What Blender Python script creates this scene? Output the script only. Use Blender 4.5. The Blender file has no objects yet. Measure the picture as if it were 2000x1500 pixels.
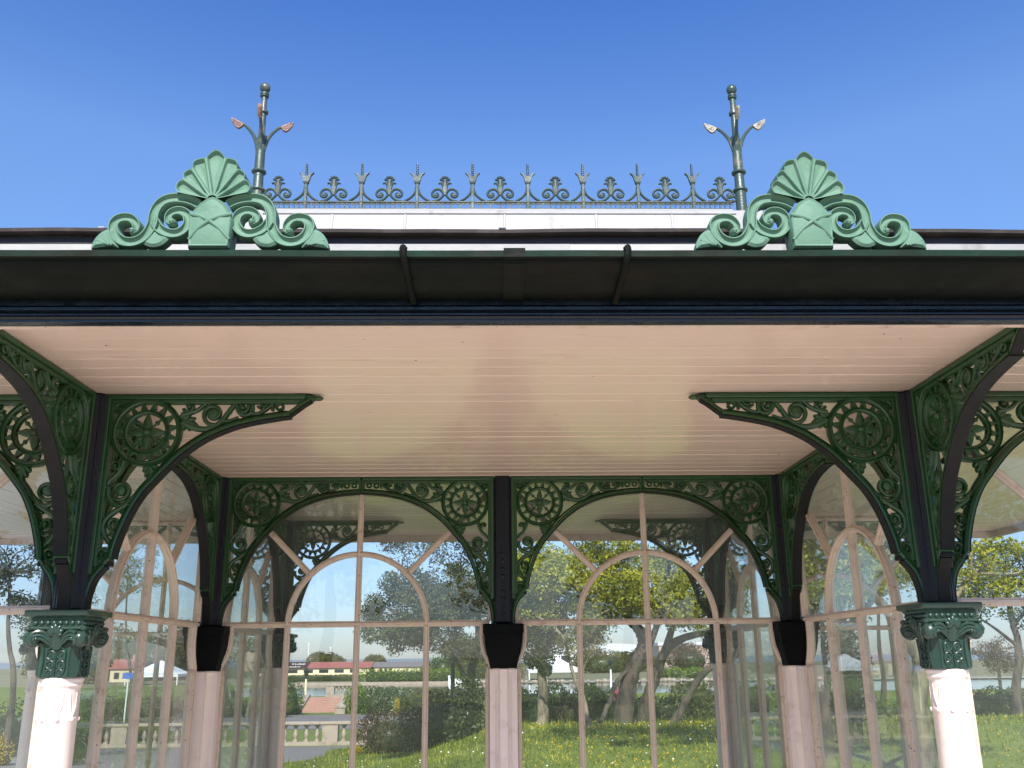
import bpy, bmesh, math, random
from mathutils import Vector, Matrix
random.seed(7)
R=math.radians; PI=math.pi
sc=bpy.context.scene; COL=sc.collection

# ------------------------------------------------------------------ camera (z = 0 is eye level, floor at z = -1.65)
CAM=Vector((-0.0531,-3.0721,0.0)); FW=Vector((.0223,.95941,.28112)); RT=Vector((.99975,-.02051,-.00929)); UP=Vector((.00315,-.28126,.95963)); F=1823.69
cd=bpy.data.cameras.new('camera'); cam=bpy.data.objects.new('camera',cd); COL.objects.link(cam)
cd.sensor_width=36; cd.lens=F/2000*36; cd.clip_start=.05; cd.clip_end=20000
m=Matrix((RT.to_4d(),UP.to_4d(),(-FW).to_4d(),Vector((0,0,0,1)))).transposed()
for i in range(3): m[3][i]=0
m.translation=CAM; m[3][3]=1
cam.matrix_world=m; sc.camera=cam
def at(px,py,d):                      # where the sight line through a point of the photo meets the upright plane d metres ahead
    v=FW+(px-1000)/F*RT-(py-750)/F*UP
    return CAM+v*(d/v.y)

# ------------------------------------------------------------------ light
EL=41; AZ=2.5
w=bpy.data.worlds.new('World'); sc.world=w; w.use_nodes=True
nt=w.node_tree; bg=nt.nodes['Background']; sky=nt.nodes.new('ShaderNodeTexSky')
sky.sky_type='NISHITA'; sky.sun_disc=False; sky.sun_elevation=R(EL); sky.sun_rotation=R(180+AZ)
sky.altitude=0; sky.air_density=1.0; sky.dust_density=.35; sky.ozone_density=3.2
tcw=nt.nodes.new('ShaderNodeTexCoord'); sep=nt.nodes.new('ShaderNodeSeparateXYZ'); rw=nt.nodes.new('ShaderNodeValToRGB'); mw=nt.nodes.new('ShaderNodeMix'); mw.data_type='RGBA'; mw.blend_type='MULTIPLY'; mw.inputs[0].default_value=1
e=rw.color_ramp.elements
for _ in range(5): e.new(.5)
for q,(p_,c_) in zip(e,((0,(.36,.40,.52)),(.06,(.44,.475,.60)),(.16,(.55,.58,.67)),(.34,(.64,.735,.86)),(.485,(.70,.82,1.0)),(.55,(.53,.71,.98)),(.63,(.38,.60,.96)))): q.position=p_; q.color=(*c_,1)
nt.links.new(tcw.outputs['Generated'],sep.inputs[0]); nt.links.new(sep.outputs[2],rw.inputs[0]); nt.links.new(sky.outputs[0],mw.inputs[6]); nt.links.new(rw.outputs[0],mw.inputs[7]); nt.links.new(mw.outputs[2],bg.inputs[0]); bg.inputs[1].default_value=.150
sd=Vector((-math.sin(R(AZ))*math.cos(R(EL)),-math.cos(R(AZ))*math.cos(R(EL)),math.sin(R(EL))))
sl=bpy.data.lights.new('sun','SUN'); sl.energy=4.6; sl.angle=R(.53); sl.color=(1,.95,.87)
so=bpy.data.objects.new('sun',sl); COL.objects.link(so); so.rotation_euler=sd.to_track_quat('Z','Y').to_euler()
sc.view_settings.view_transform='Standard'; sc.view_settings.look='None'; sc.view_settings.exposure=.75; sc.view_settings.gamma=1
sc.cycles.max_bounces=10; sc.cycles.diffuse_bounces=5; sc.cycles.glossy_bounces=4; sc.cycles.transparent_max_bounces=40
sc.cycles.transmission_bounces=6

# ------------------------------------------------------------------ materials
def newmat(name):
    mt=bpy.data.materials.new(name); mt.use_nodes=True
    n=mt.node_tree.nodes; l=mt.node_tree.links
    return mt,n,l,n['Principled BSDF']
def noise(n,l,coord,scale,detail=5,rough=.6,stretch=None):
    t=n.new('ShaderNodeTexNoise'); t.inputs['Scale'].default_value=scale; t.inputs['Detail'].default_value=detail; t.inputs['Roughness'].default_value=rough
    if stretch:
        mp=n.new('ShaderNodeMapping'); mp.inputs['Scale'].default_value=stretch; l.new(coord,mp.inputs[0]); coord=mp.outputs[0]
    l.new(coord,t.inputs['Vector']); return t.outputs['Fac']
def ramp(n,l,fac,stops):
    r=n.new('ShaderNodeValToRGB'); e=r.color_ramp.elements
    while len(e)<len(stops): e.new(.5)
    for q,(p,c) in zip(e,stops): q.position=p; q.color=(*c,1) if len(c)==3 else c
    l.new(fac,r.inputs[0]); return r.outputs[0]
def mix(n,l,fac,a,b):
    x=n.new('ShaderNodeMix'); x.data_type='RGBA'
    if isinstance(fac,(int,float)): x.inputs[0].default_value=fac
    else: l.new(fac,x.inputs[0])
    for s,v in ((6,a),(7,b)):
        if isinstance(v,tuple): x.inputs[s].default_value=(*v,1)
        else: l.new(v,x.inputs[s])
    return x.outputs[2]
def bump(n,l,b,h,strength,dist=.01):
    q=n.new('ShaderNodeBump'); q.inputs['Strength'].default_value=strength; q.inputs['Distance'].default_value=dist
    l.new(h,q.inputs['Height']); l.new(q.outputs[0],b.inputs['Normal'])
def sc3(c,k): return tuple(min(1,v*k) for v in c)
G0=(0,0,0); G1=(1,1,1)
def paint(name,col,rough=.35,var=.18,dirt=None,dlo=.5,dhi=.72,dscale=5,stretch=None,spots=None,sscale=60,sth=.12,smask=.5,bs=.15,bscale=90,coord='Object',spec=.5):
    mt,n,l,b=newmat(name); tc=n.new('ShaderNodeTexCoord').outputs[coord]
    oi=n.new('ShaderNodeObjectInfo'); vm=n.new('ShaderNodeVectorMath'); vm.operation='MULTIPLY_ADD'
    l.new(oi.outputs['Random'],vm.inputs[0]); vm.inputs[1].default_value=(37,53,71); l.new(tc,vm.inputs[2]); tc=vm.outputs[0]
    f=noise(n,l,tc,9,6)
    c=mix(n,l,f,sc3(col,1-var),sc3(col,1+var))
    if dirt:
        d=ramp(n,l,noise(n,l,tc,dscale,9,.68,stretch),[(dlo,G0),(dhi,G1)]); c=mix(n,l,d,c,dirt)
    if spots:
        v=n.new('ShaderNodeTexVoronoi'); v.inputs['Scale'].default_value=sscale; l.new(tc,v.inputs['Vector'])
        s=ramp(n,l,v.outputs['Distance'],[(sth*.6,G1),(sth,G0)])
        mk=ramp(n,l,noise(n,l,tc,sscale*.35,3),[(smask,G0),(smask+.06,G1)])
        mm=n.new('ShaderNodeMath'); mm.operation='MULTIPLY'; l.new(s,mm.inputs[0]); l.new(mk,mm.inputs[1])
        c=mix(n,l,mm.outputs[0],c,spots)
    l.new(c,b.inputs['Base Color'])
    rr=ramp(n,l,noise(n,l,tc,14,4),[(.3,(max(.05,rough-.1),)*3),(.7,(rough+.12,)*3)]); l.new(rr,b.inputs['Roughness'])
    b.inputs['Specular IOR Level'].default_value=spec
    bump(n,l,b,noise(n,l,tc,bscale,5),bs,.004)
    return mt
M={}
M['green']=paint('dark green gloss paint',(.018,.066,.022),.33,.3,dirt=(.035,.02,.01),dlo=.56,dhi=.75,dscale=7,bs=.3)
M['navy']=paint('blue black gloss paint',(.004,.006,.012),.34,.3,spec=.3,dirt=(.012,.012,.014),dlo=.6,dhi=.8,dscale=30,bs=.3,bscale=140)
M['soffit_edge']=paint('black green paint',(.006,.007,.007),.5,.3,spec=.22,bs=.3)
M['blackiron']=paint('black painted timber',(.003,.004,.004),.6,.3,spec=.08,dirt=(.012,.011,.009),dlo=.66,dhi=.8,dscale=18,bs=.3)
M['capital']=paint('grey green gloss paint',(.019,.047,.035),.28,.15,dirt=(.02,.04,.03),dlo=.5,dhi=.8,dscale=20,spots=(.4,.42,.36),sscale=45,sth=.09,smask=.6,bs=.12)
M['acro']=paint('pale green paint',(.115,.222,.155),.62,.18,spec=.3,dirt=(.05,.12,.08),dlo=.55,dhi=.85,dscale=14,spots=(.05,.09,.06),sscale=50,sth=.08,smask=.62,bs=.22,bscale=60)
M['gutter']=paint('weathered green gutter paint',(.0075,.029,.018),.72,.25,spec=.14,dirt=(.0125,.0105,.0075),dlo=.38,dhi=.66,dscale=5,stretch=(.45,1,1),spots=(.2,.24,.2),sscale=90,sth=.13,smask=.68,bs=.5,bscale=50)
M['bowl']=paint('grimy black green gutter bowl',(.0045,.0068,.0050),.6,.3,spec=.10,dirt=(.013,.0105,.0075),dlo=.5,dhi=.7,dscale=6,stretch=(.35,1,1),spots=(.16,.15,.12),sscale=80,sth=.12,smask=.66,bs=.5,bscale=45)
M['fascia']=paint('blue black fascia paint',(.004,.008,.013),.25,.2,bs=.2,bscale=40)
M['iron']=paint('grey green iron paint',(.022,.044,.035),.5,.2,dirt=(.06,.065,.05),dlo=.55,dhi=.75,dscale=25,bs=.3)
M['finial']=paint('worn green grey paint',(.045,.075,.058),.35,.25,dirt=(.20,.165,.12),dlo=.53,dhi=.68,dscale=9,bs=.4)
M['rustleaf']=paint('faded pink and rust paint',(.27,.17,.13),.6,.3,dirt=(.12,.035,.02),dlo=.45,dhi=.6,dscale=30,bs=.4)
M['paleleaf']=paint('flaking white paint',(.36,.33,.26),.6,.3,dirt=(.1,.09,.06),dlo=.48,dhi=.6,dscale=35,bs=.4)
M['pinkwood']=paint('flaking pink paint',(.59,.485,.395),.45,.14,dirt=(.33,.21,.14),dlo=.54,dhi=.76,dscale=16,spots=(.05,.022,.012),sscale=62,sth=.2,smask=.52,bs=.25,bscale=120)
M['pinkcol']=paint('pale pink gloss paint',(.80,.69,.645),.38,.06,dirt=(.52,.40,.33),dlo=.56,dhi=.80,dscale=8,spots=(.06,.03,.02),sscale=24,sth=.10,smask=.58,bs=.12)
M['stone']=paint('pale weathered stone',(.34,.275,.215),.85,.2,dirt=(.15,.12,.09),dlo=.5,dhi=.75,dscale=3,bs=.5,bscale=20)
M['brick']=paint('red brick',(.40,.23,.175),.9,.25,dirt=(.30,.2,.16),dlo=.5,dhi=.7,dscale=6,bs=.4)
M['white']=paint('white paint',(.75,.75,.72),.5,.06)
M['cream']=paint('cream render',(.68,.58,.38),.8,.1)
M['redroof']=paint('red roof sheeting',(.29,.095,.075),.8,.2)
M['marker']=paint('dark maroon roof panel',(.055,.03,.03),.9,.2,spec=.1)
M['greyroof']=paint('grey slate roof',(.16,.14,.14),.8,.2)
M['darkglass']=paint('dark window glass',(.03,.035,.04),.15,.1)
M['canvas']=paint('white canvas',(.78,.80,.82),.8,.05)
M['blue']=paint('blue enamel',(.03,.13,.5),.4,.1)
M['black']=paint('black iron paint',(.012,.014,.016),.4,.1)
M['paleroof']=paint('pale metal roof',(.5,.52,.55),.5,.1)
M['tan']=paint('tan sheeting',(.42,.31,.24),.8,.1)

def wood_ceiling():
    mt,n,l,b=newmat('pink gloss ceiling boards'); tc=n.new('ShaderNodeTexCoord').outputs['Object']
    c=mix(n,l,noise(n,l,tc,3,5),(.72,.555,.455),(.775,.61,.505))
    d=ramp(n,l,noise(n,l,tc,4,10,.7,(.9,7,1)),[(.58,G0),(.74,G1)]); c=mix(n,l,d,c,(.56,.39,.31))
    # long thin scuffs and flakes along the grain
    d2=ramp(n,l,noise(n,l,tc,22,6,.7,(.35,3.2,1)),[(.66,G0),(.70,G1)]); c=mix(n,l,d2,c,(.38,.24,.18))
    v=n.new('ShaderNodeTexVoronoi'); v.inputs['Scale'].default_value=11; l.new(tc,v.inputs['Vector'])
    s=ramp(n,l,v.outputs['Distance'],[(.035,G1),(.05,G0)]); mk=ramp(n,l,noise(n,l,tc,5,2),[(.42,G0),(.48,G1)])
    mm=n.new('ShaderNodeMath'); mm.operation='MULTIPLY'; l.new(s,mm.inputs[0]); l.new(mk,mm.inputs[1])
    c=mix(n,l,mm.outputs[0],c,(.05,.025,.015)); l.new(c,b.inputs['Base Color'])
    b.inputs['Roughness'].default_value=.34; b.inputs['Specular IOR Level'].default_value=.5; b.inputs['Coat Weight'].default_value=.8; b.inputs['Coat Roughness'].default_value=.13; b.inputs['Coat IOR'].default_value=1.6
    bump(n,l,b,noise(n,l,tc,16,6,.6,(.5,1.6,1)),.22,.006)
    return mt
M['ceiling']=wood_ceiling()
def lead():
    mt,n,l,b=newmat('pale painted lead sheet'); tc=n.new('ShaderNodeTexCoord').outputs['Object']
    c=mix(n,l,noise(n,l,tc,5,8,.7),(.27,.27,.28),(.40,.39,.385))
    d=ramp(n,l,noise(n,l,tc,9,9,.7,(1,1,.5)),[(.58,G0),(.72,G1)]); c=mix(n,l,d,c,(.22,.20,.19))
    l.new(c,b.inputs['Base Color']); b.inputs['Roughness'].default_value=.6
    bump(n,l,b,noise(n,l,tc,11,4),.4,.012); return mt
M['lead']=lead()
M['bandshade']=paint('slate blue shade band',(.05,.05,.068),.7,.25,spec=.2,bs=.3,bscale=30)  # dark colour standing in for shade under the roof edge
M['darklead']=paint('dark weathered lead edge',(.045,.036,.034),.7,.3,dirt=(.10,.085,.075),dlo=.5,dhi=.75,dscale=8,spec=.2,bs=.4,bscale=30)
def glass():
    mt=bpy.data.materials.new('dusty window glass'); mt.use_nodes=True; n=mt.node_tree.nodes; l=mt.node_tree.links; n.clear()
    o=n.new('ShaderNodeOutputMaterial'); tr=n.new('ShaderNodeBsdfTransparent'); tr.inputs[0].default_value=(.955,.975,.965,1)
    gl=n.new('ShaderNodeBsdfGlossy'); gl.inputs['Roughness'].default_value=.0; gl.inputs['Color'].default_value=(.9,.95,.95,1)
    lw=n.new('ShaderNodeLayerWeight'); lw.inputs[0].default_value=.5
    pw=n.new('ShaderNodeMath'); pw.operation='POWER'; pw.inputs[1].default_value=5; l.new(lw.outputs['Facing'],pw.inputs[0])
    fr=n.new('ShaderNodeMath'); fr.operation='MULTIPLY_ADD'; fr.inputs[1].default_value=.93; fr.inputs[2].default_value=.042; l.new(pw.outputs[0],fr.inputs[0])
    tc=n.new('ShaderNodeTexCoord').outputs['Object']
    bp=n.new('ShaderNodeBump'); bp.inputs['Strength'].default_value=.16; bp.inputs['Distance'].default_value=.004; l.new(noise(n,l,tc,2.2,2),bp.inputs['Height']); l.new(bp.outputs[0],gl.inputs['Normal'])
    m1=n.new('ShaderNodeMixShader'); l.new(fr.outputs[0],m1.inputs[0]); l.new(tr.outputs[0],m1.inputs[1]); l.new(gl.outputs[0],m1.inputs[2])
    df=n.new('ShaderNodeBsdfDiffuse'); df.inputs[0].default_value=(.62,.66,.62,1)
    tl=n.new('ShaderNodeBsdfTranslucent'); tl.inputs[0].default_value=(.62,.66,.62,1)
    ad=n.new('ShaderNodeMixShader'); ad.inputs[0].default_value=.4; l.new(df.outputs[0],ad.inputs[1]); l.new(tl.outputs[0],ad.inputs[2])
    f=ramp(n,l,noise(n,l,tc,3,8,.65),[(.3,(.030,)*3),(.62,(.060,)*3),(.85,(.13,)*3)])
    v=n.new('ShaderNodeTexVoronoi'); v.inputs['Scale'].default_value=17; l.new(tc,v.inputs['Vector'])
    s=ramp(n,l,v.outputs['Distance'],[(.03,(.5,)*3),(.06,G0)])
    mx=n.new('ShaderNodeMath'); mx.operation='MAXIMUM'; l.new(f,mx.inputs[0]); l.new(s,mx.inputs[1])
    m2=n.new('ShaderNodeMixShader'); l.new(mx.outputs[0],m2.inputs[0]); l.new(m1.outputs[0],m2.inputs[1]); l.new(ad.outputs[0],m2.inputs[2])
    l.new(m2.outputs[0],o.inputs[0]); return mt
M['glass']=glass()
def leafmat(name,a,b_,c,rough=.6,tr=.35,gloss=.15):
    mt=bpy.data.materials.new(name); mt.use_nodes=True; n=mt.node_tree.nodes; l=mt.node_tree.links; p=n['Principled BSDF']; o=n['Material Output']
    g=n.new('ShaderNodeNewGeometry'); tc=n.new('ShaderNodeTexCoord').outputs['Object']
    cc=ramp(n,l,g.outputs['Random Per Island'],[(.0,a),(.55,b_),(1,c)])
    cc=mix(n,l,ramp(n,l,noise(n,l,tc,1.6,4),[(.4,G0),(.62,G1)]),cc,sc3(a,.9))
    l.new(cc,p.inputs['Base Color']); p.inputs['Roughness'].default_value=rough; p.inputs['Specular IOR Level'].default_value=gloss
    t=n.new('ShaderNodeBsdfTranslucent'); l.new(cc,t.inputs[0]); mx=n.new('ShaderNodeMixShader'); mx.inputs[0].default_value=tr
    l.new(p.outputs[0],mx.inputs[1]); l.new(t.outputs[0],mx.inputs[2]); l.new(mx.outputs[0],o.inputs[0]); return mt
M['lf_yellow']=leafmat('fresh yellow green leaves',(.19,.215,.016),(.42,.42,.03),(.62,.57,.09))
M['lf_dark']=leafmat('dark glossy evergreen leaves',(.022,.036,.012),(.05,.068,.022),(.10,.13,.05),.4,.15,.35)
M['lf_oak']=leafmat('olive evergreen leaves',(.035,.05,.018),(.085,.10,.038),(.24,.24,.11),.45,.2,.3)
M['lf_mid']=leafmat('mid green leaves',(.035,.07,.018),(.06,.11,.028),(.12,.17,.045))
M['lf_bright']=leafmat('bright green leaves',(.12,.20,.02),(.2,.30,.03),(.3,.4,.06))
M['lf_olive']=leafmat('olive leaves',(.08,.09,.02),(.14,.145,.03),(.24,.22,.07))
M['lf_brown']=leafmat('brown twiggy leaves',(.07,.045,.03),(.12,.075,.05),(.16,.12,.06))
M['lf_purple']=leafmat('dark purple brown twigs',(.028,.026,.022),(.055,.046,.038),(.10,.095,.06))
M['lf_gorse']=leafmat('yellow blossom',(.5,.33,.01),(.7,.5,.02),(.15,.2,.03))
M['lf_white']=leafmat('white flecked leaves',(.06,.10,.04),(.14,.18,.09),(.6,.62,.45))
M['lf_pink']=leafmat('pink blossom',(.55,.03,.12),(.7,.08,.18),(.75,.3,.25))
M['lf_grass']=leafmat('grass blades',(.10,.145,.02),(.24,.28,.04),(.48,.45,.09),.7,.3,.1)
M['bark']=paint('grey brown bark',(.085,.068,.05),.9,.4,dirt=(.022,.019,.015),dlo=.45,dhi=.6,dscale=7,stretch=(1,1,.35),bs=.9,bscale=22)
M['barkpale']=paint('pale mottled bark',(.24,.20,.13),.9,.3,dirt=(.08,.065,.045),dlo=.47,dhi=.6,dscale=6,stretch=(1,1,.35),bs=.9,bscale=25)
def ground(name,a,b_,c,s=1.0,rough=.95,bs=.4,patch=None):
    mt,n,l,p=newmat(name); tc=n.new('ShaderNodeTexCoord').outputs['Object']
    x=mix(n,l,ramp(n,l,noise(n,l,tc,.6*s,6),[(.35,G0),(.65,G1)]),a,b_)
    x=mix(n,l,ramp(n,l,noise(n,l,tc,9*s,8,.7),[(.5,G0),(.75,G1)]),x,c)
    l.new(x,p.inputs['Base Color']); p.inputs['Roughness'].default_value=rough; p.inputs['Specular IOR Level'].default_value=.2
    bump(n,l,p,noise(n,l,tc,14*s,6),bs,.05); return mt
M['lawn']=ground('mown grass',(.09,.13,.02),(.14,.185,.035),(.22,.215,.05))
M['asphalt']=ground('grey asphalt',(.17,.155,.145),(.21,.19,.18),(.12,.11,.10))
M['paving']=ground('pale warm concrete paving',(.60,.52,.44),(.66,.575,.49),(.52,.45,.38))
M['bank']=ground('rough grass bank',(.13,.14,.06),(.18,.17,.09),(.24,.21,.13),.6)
M['shore']=ground('far shore scrub and sand',(.15,.15,.08),(.22,.19,.12),(.12,.13,.06),.05)
def water(name,col,rough,s):
    mt,n,l,b=newmat(name); tc=n.new('ShaderNodeTexCoord').outputs['Object']
    b.inputs['Base Color'].default_value=(*col,1); b.inputs['Roughness'].default_value=rough
    bump(n,l,b,noise(n,l,tc,s,4,.6,(1,.3,1)),.12,.05); return mt
M['lake']=water('still lake water',(.035,.04,.025),.06,3)
M['sea']=water('distant sea',(.20,.235,.26),.9,.3); M['sea'].node_tree.nodes['Principled BSDF'].inputs['Specular IOR Level'].default_value=.05

# ------------------------------------------------------------------ mesh builder
class MB:
    def __init__(s): s.v=[]; s.f=[]
    def add(s,v,f):
        o=len(s.v); s.v.extend(tuple(p) for p in v); s.f.extend(tuple(i+o for i in q) for q in f)
    def merge(s,o,M4=None):
        s.add([M4@Vector(p) for p in o.v] if M4 else o.v,o.f)
    def box(s,x0,x1,y0,y1,z0,z1,b=.002):
        if x0>x1:x0,x1=x1,x0
        if y0>y1:y0,y1=y1,y0
        if z0>z1:z0,z1=z1,z0
        b=min(b,(x1-x0)*.45,(y1-y0)*.45,(z1-z0)*.45)
        bm=bmesh.new(); bmesh.ops.create_cube(bm,size=1)
        for v in bm.verts: v.co=Vector(((x0+x1)/2+v.co.x*(x1-x0),(y0+y1)/2+v.co.y*(y1-y0),(z0+z1)/2+v.co.z*(z1-z0)))
        if b>1e-5: bmesh.ops.bevel(bm,geom=list(bm.edges),offset=b,segments=1,affect='EDGES')
        bm.verts.ensure_lookup_table(); bm.verts.index_update()
        s.add([v.co[:] for v in bm.verts],[[v.index for v in q.verts] for q in bm.faces]); bm.free()
    def obox(s,M4,sx,sy,sz,b=.002):
        t=MB(); t.box(-sx/2,sx/2,-sy/2,sy/2,-sz/2,sz/2,b); s.merge(t,M4)
    def lathe(s,prof,n=16,c=(0,0,0),sx=1,sy=1,rot=0):
        v=[];f=[]
        for r,z in prof:
            for i in range(n):
                a=rot+2*PI*i/n; v.append((c[0]+r*math.cos(a)*sx,c[1]+r*math.sin(a)*sy,c[2]+z))
        for k in range(len(prof)-1):
            for i in range(n):
                j=(i+1)%n; f.append((k*n+i,k*n+j,k*n+n+j,k*n+n+i))
        f.append(tuple(range(n-1,-1,-1))); f.append(tuple(range((len(prof)-1)*n,len(prof)*n)))
        s.add(v,f)
    def ell(s,c,rx,ry=None,rz=None,n=8,M4=None):
        ry=ry or rx; rz=rz or rx; t=MB()
        m=max(4,n//2+1)
        prof=[(max(.02,math.sin(PI*k/m)),-math.cos(PI*k/m)) for k in range(m+1)]
        t.lathe(prof,n); X=Matrix.Translation(c)@(M4 or Matrix())@Matrix.Diagonal((rx,ry,rz,1)); s.merge(t,X)
    def sweep(s,pts,wid,prof,fn,dep=None,close=False):
        # prof: closed list of (a across, b depth); pts 2-D; fn(u,v,w) -> xyz
        n=len(pts); k=len(prof); v=[]; f=[]
        if not isinstance(wid,(list,tuple)): wid=[wid]*n
        if dep is None: dep=[1]*n
        elif not isinstance(dep,(list,tuple)): dep=[dep]*n
        for i in range(n):
            if close: p,q=pts[(i-1)%n],pts[(i+1)%n]
            else: p,q=pts[max(0,i-1)],pts[min(n-1,i+1)]
            tx,ty=q[0]-p[0],q[1]-p[1]; L=math.hypot(tx,ty) or 1; sx,sy=-ty/L,tx/L
            for a,b in prof: v.append(fn(pts[i][0]+sx*a*wid[i],pts[i][1]+sy*a*wid[i],b*dep[i]))
        for i in range(n if close else n-1):
            i2=(i+1)%n
            for j in range(k):
                j2=(j+1)%k; f.append((i*k+j,i*k+j2,i2*k+j2,i2*k+j))
        if not close: f.append(tuple(range(k-1,-1,-1))); f.append(tuple(range((n-1)*k,n*k)))
        s.add(v,f)
    def tube(s,pts,rad,n=8):
        pts=[Vector(p) for p in pts]; N=len(pts)
        if not isinstance(rad,(list,tuple)): rad=[rad]*N
        t=(pts[1]-pts[0]).normalized(); up=Vector((0,0,1)) if abs(t.z)<.9 else Vector((0,1,0)); a=t.cross(up).normalized(); v=[];f=[]
        for i in range(N):
            t=(pts[min(N-1,i+1)]-pts[max(0,i-1)]).normalized(); a=(a-t*a.dot(t)).normalized(); b=t.cross(a)
            for k in range(n):
                q=2*PI*k/n; v.append(pts[i]+a*(rad[i]*math.cos(q))+b*(rad[i]*math.sin(q)))
        for i in range(N-1):
            for k in range(n): k2=(k+1)%n; f.append((i*n+k,i*n+k2,i*n+n+k2,i*n+n+k))
        f.append(tuple(range(n-1,-1,-1))); f.append(tuple(range((N-1)*n,N*n))); s.add(v,f)
    def prism(s,poly,fn,d0,d1,bev=0):
        n=len(poly); v=[fn(x,y,d0) for x,y in poly]+[fn(x,y,d1) for x,y in poly]
        f=[tuple(range(n)),tuple(range(2*n-1,n-1,-1))]+[(i,(i+1)%n,n+(i+1)%n,n+i) for i in range(n)]
        s.add(v,f)
    def mesh(s,name,mat,angle=38,fix=True):
        me=bpy.data.meshes.new(name); me.from_pydata(s.v,[],s.f)
        if fix:
            bm=bmesh.new(); bm.from_mesh(me); bmesh.ops.recalc_face_normals(bm,faces=bm.faces); bm.to_mesh(me); bm.free()
        if mat: me.materials.append(M[mat])
        if angle:
            me.shade_smooth(); me.set_sharp_from_angle(angle=R(angle))
        return me
W={}
def link(o,parent=None,T=None):
    T=T or Matrix(); COL.objects.link(o); W[o.name]=T
    if parent: o.parent=parent; o.matrix_basis=W[parent.name].inverted()@T
    else: o.matrix_basis=T
    return o
def tag(o,label=None,cat=None,group=None,kind=None):
    for k,v in (('label',label),('category',cat),('group',group),('kind',kind)):
        if v: o[k]=v
    return o
def ob(name,mb,mat,parent=None,T=None,label=None,cat=None,group=None,kind=None,angle=38,fix=True):
    me=mb.mesh(name,mat,angle,fix) if isinstance(mb,MB) else mb
    o=bpy.data.objects.new(name,me); link(o,parent,T); return tag(o,label,cat,group,kind)
def empty(name,loc,label,cat,group=None,kind=None):
    o=bpy.data.objects.new(name,None); link(o,None,Matrix.Translation(loc)); o.empty_display_size=.2; return tag(o,label,cat,group,kind)
def cp(o,parent,T,label=None,kids=()):
    c=o.copy(); COL.objects.link(c); c.parent=parent; W[c.name]=T
    c.matrix_basis=(W[parent.name].inverted() if parent else Matrix())@T
    if label: c['label']=label
    for ch in kids:
        d=ch.copy(); COL.objects.link(d); d.parent=c
    return c
def TR(x,y,z=0,rz=0,s=(1,1,1)): return Matrix.Translation((x,y,z))@Matrix.Rotation(R(rz),4,'Z')@Matrix.Diagonal((*s,1))
def crom(P,n=6):
    out=[]; N=len(P)
    for i in range(N-1):
        a,b,c,d=P[max(0,i-1)],P[i],P[i+1],P[min(N-1,i+2)]
        for k in range(n):
            t=k/n
            out.append(tuple(.5*((2*b[j])+(-a[j]+c[j])*t+(2*a[j]-5*b[j]+4*c[j]-d[j])*t*t+(-a[j]+3*b[j]-3*c[j]+d[j])*t**3) for j in range(len(b))))
    out.append(tuple(P[-1])); return out
def lerp(a,b,t): return a+(b-a)*t
def wl(n,a,b): return [lerp(a,b,i/(n-1)) for i in range(n)]
def spiral(cx,cy,r0,r1,a0,turn,n=20):
    return [(cx+lerp(r0,r1,i/n)*math.cos(R(a0+turn*i/n)),cy+lerp(r0,r1,i/n)*math.sin(R(a0+turn*i/n))) for i in range(n+1)]
OCT=[(math.cos(2*PI*i/8),math.sin(2*PI*i/8)) for i in range(8)]
XZ=lambda u,v,w:(u,-w,v)           # depth w comes towards the viewer (-Y)

# ------------------------------------------------------------------ the shelter
X=1.39; D=1.516; C=.864; T=.154; B=-.045; FL=-1.65; YF=-.836; XE=2.86; XF=XE+.836
YB=2*D-YF
sh=empty('park_shelter',(0,D,FL),'ornate green and pink glazed park shelter with scroll brackets and shell ornaments on its gutter','shelter')

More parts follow.
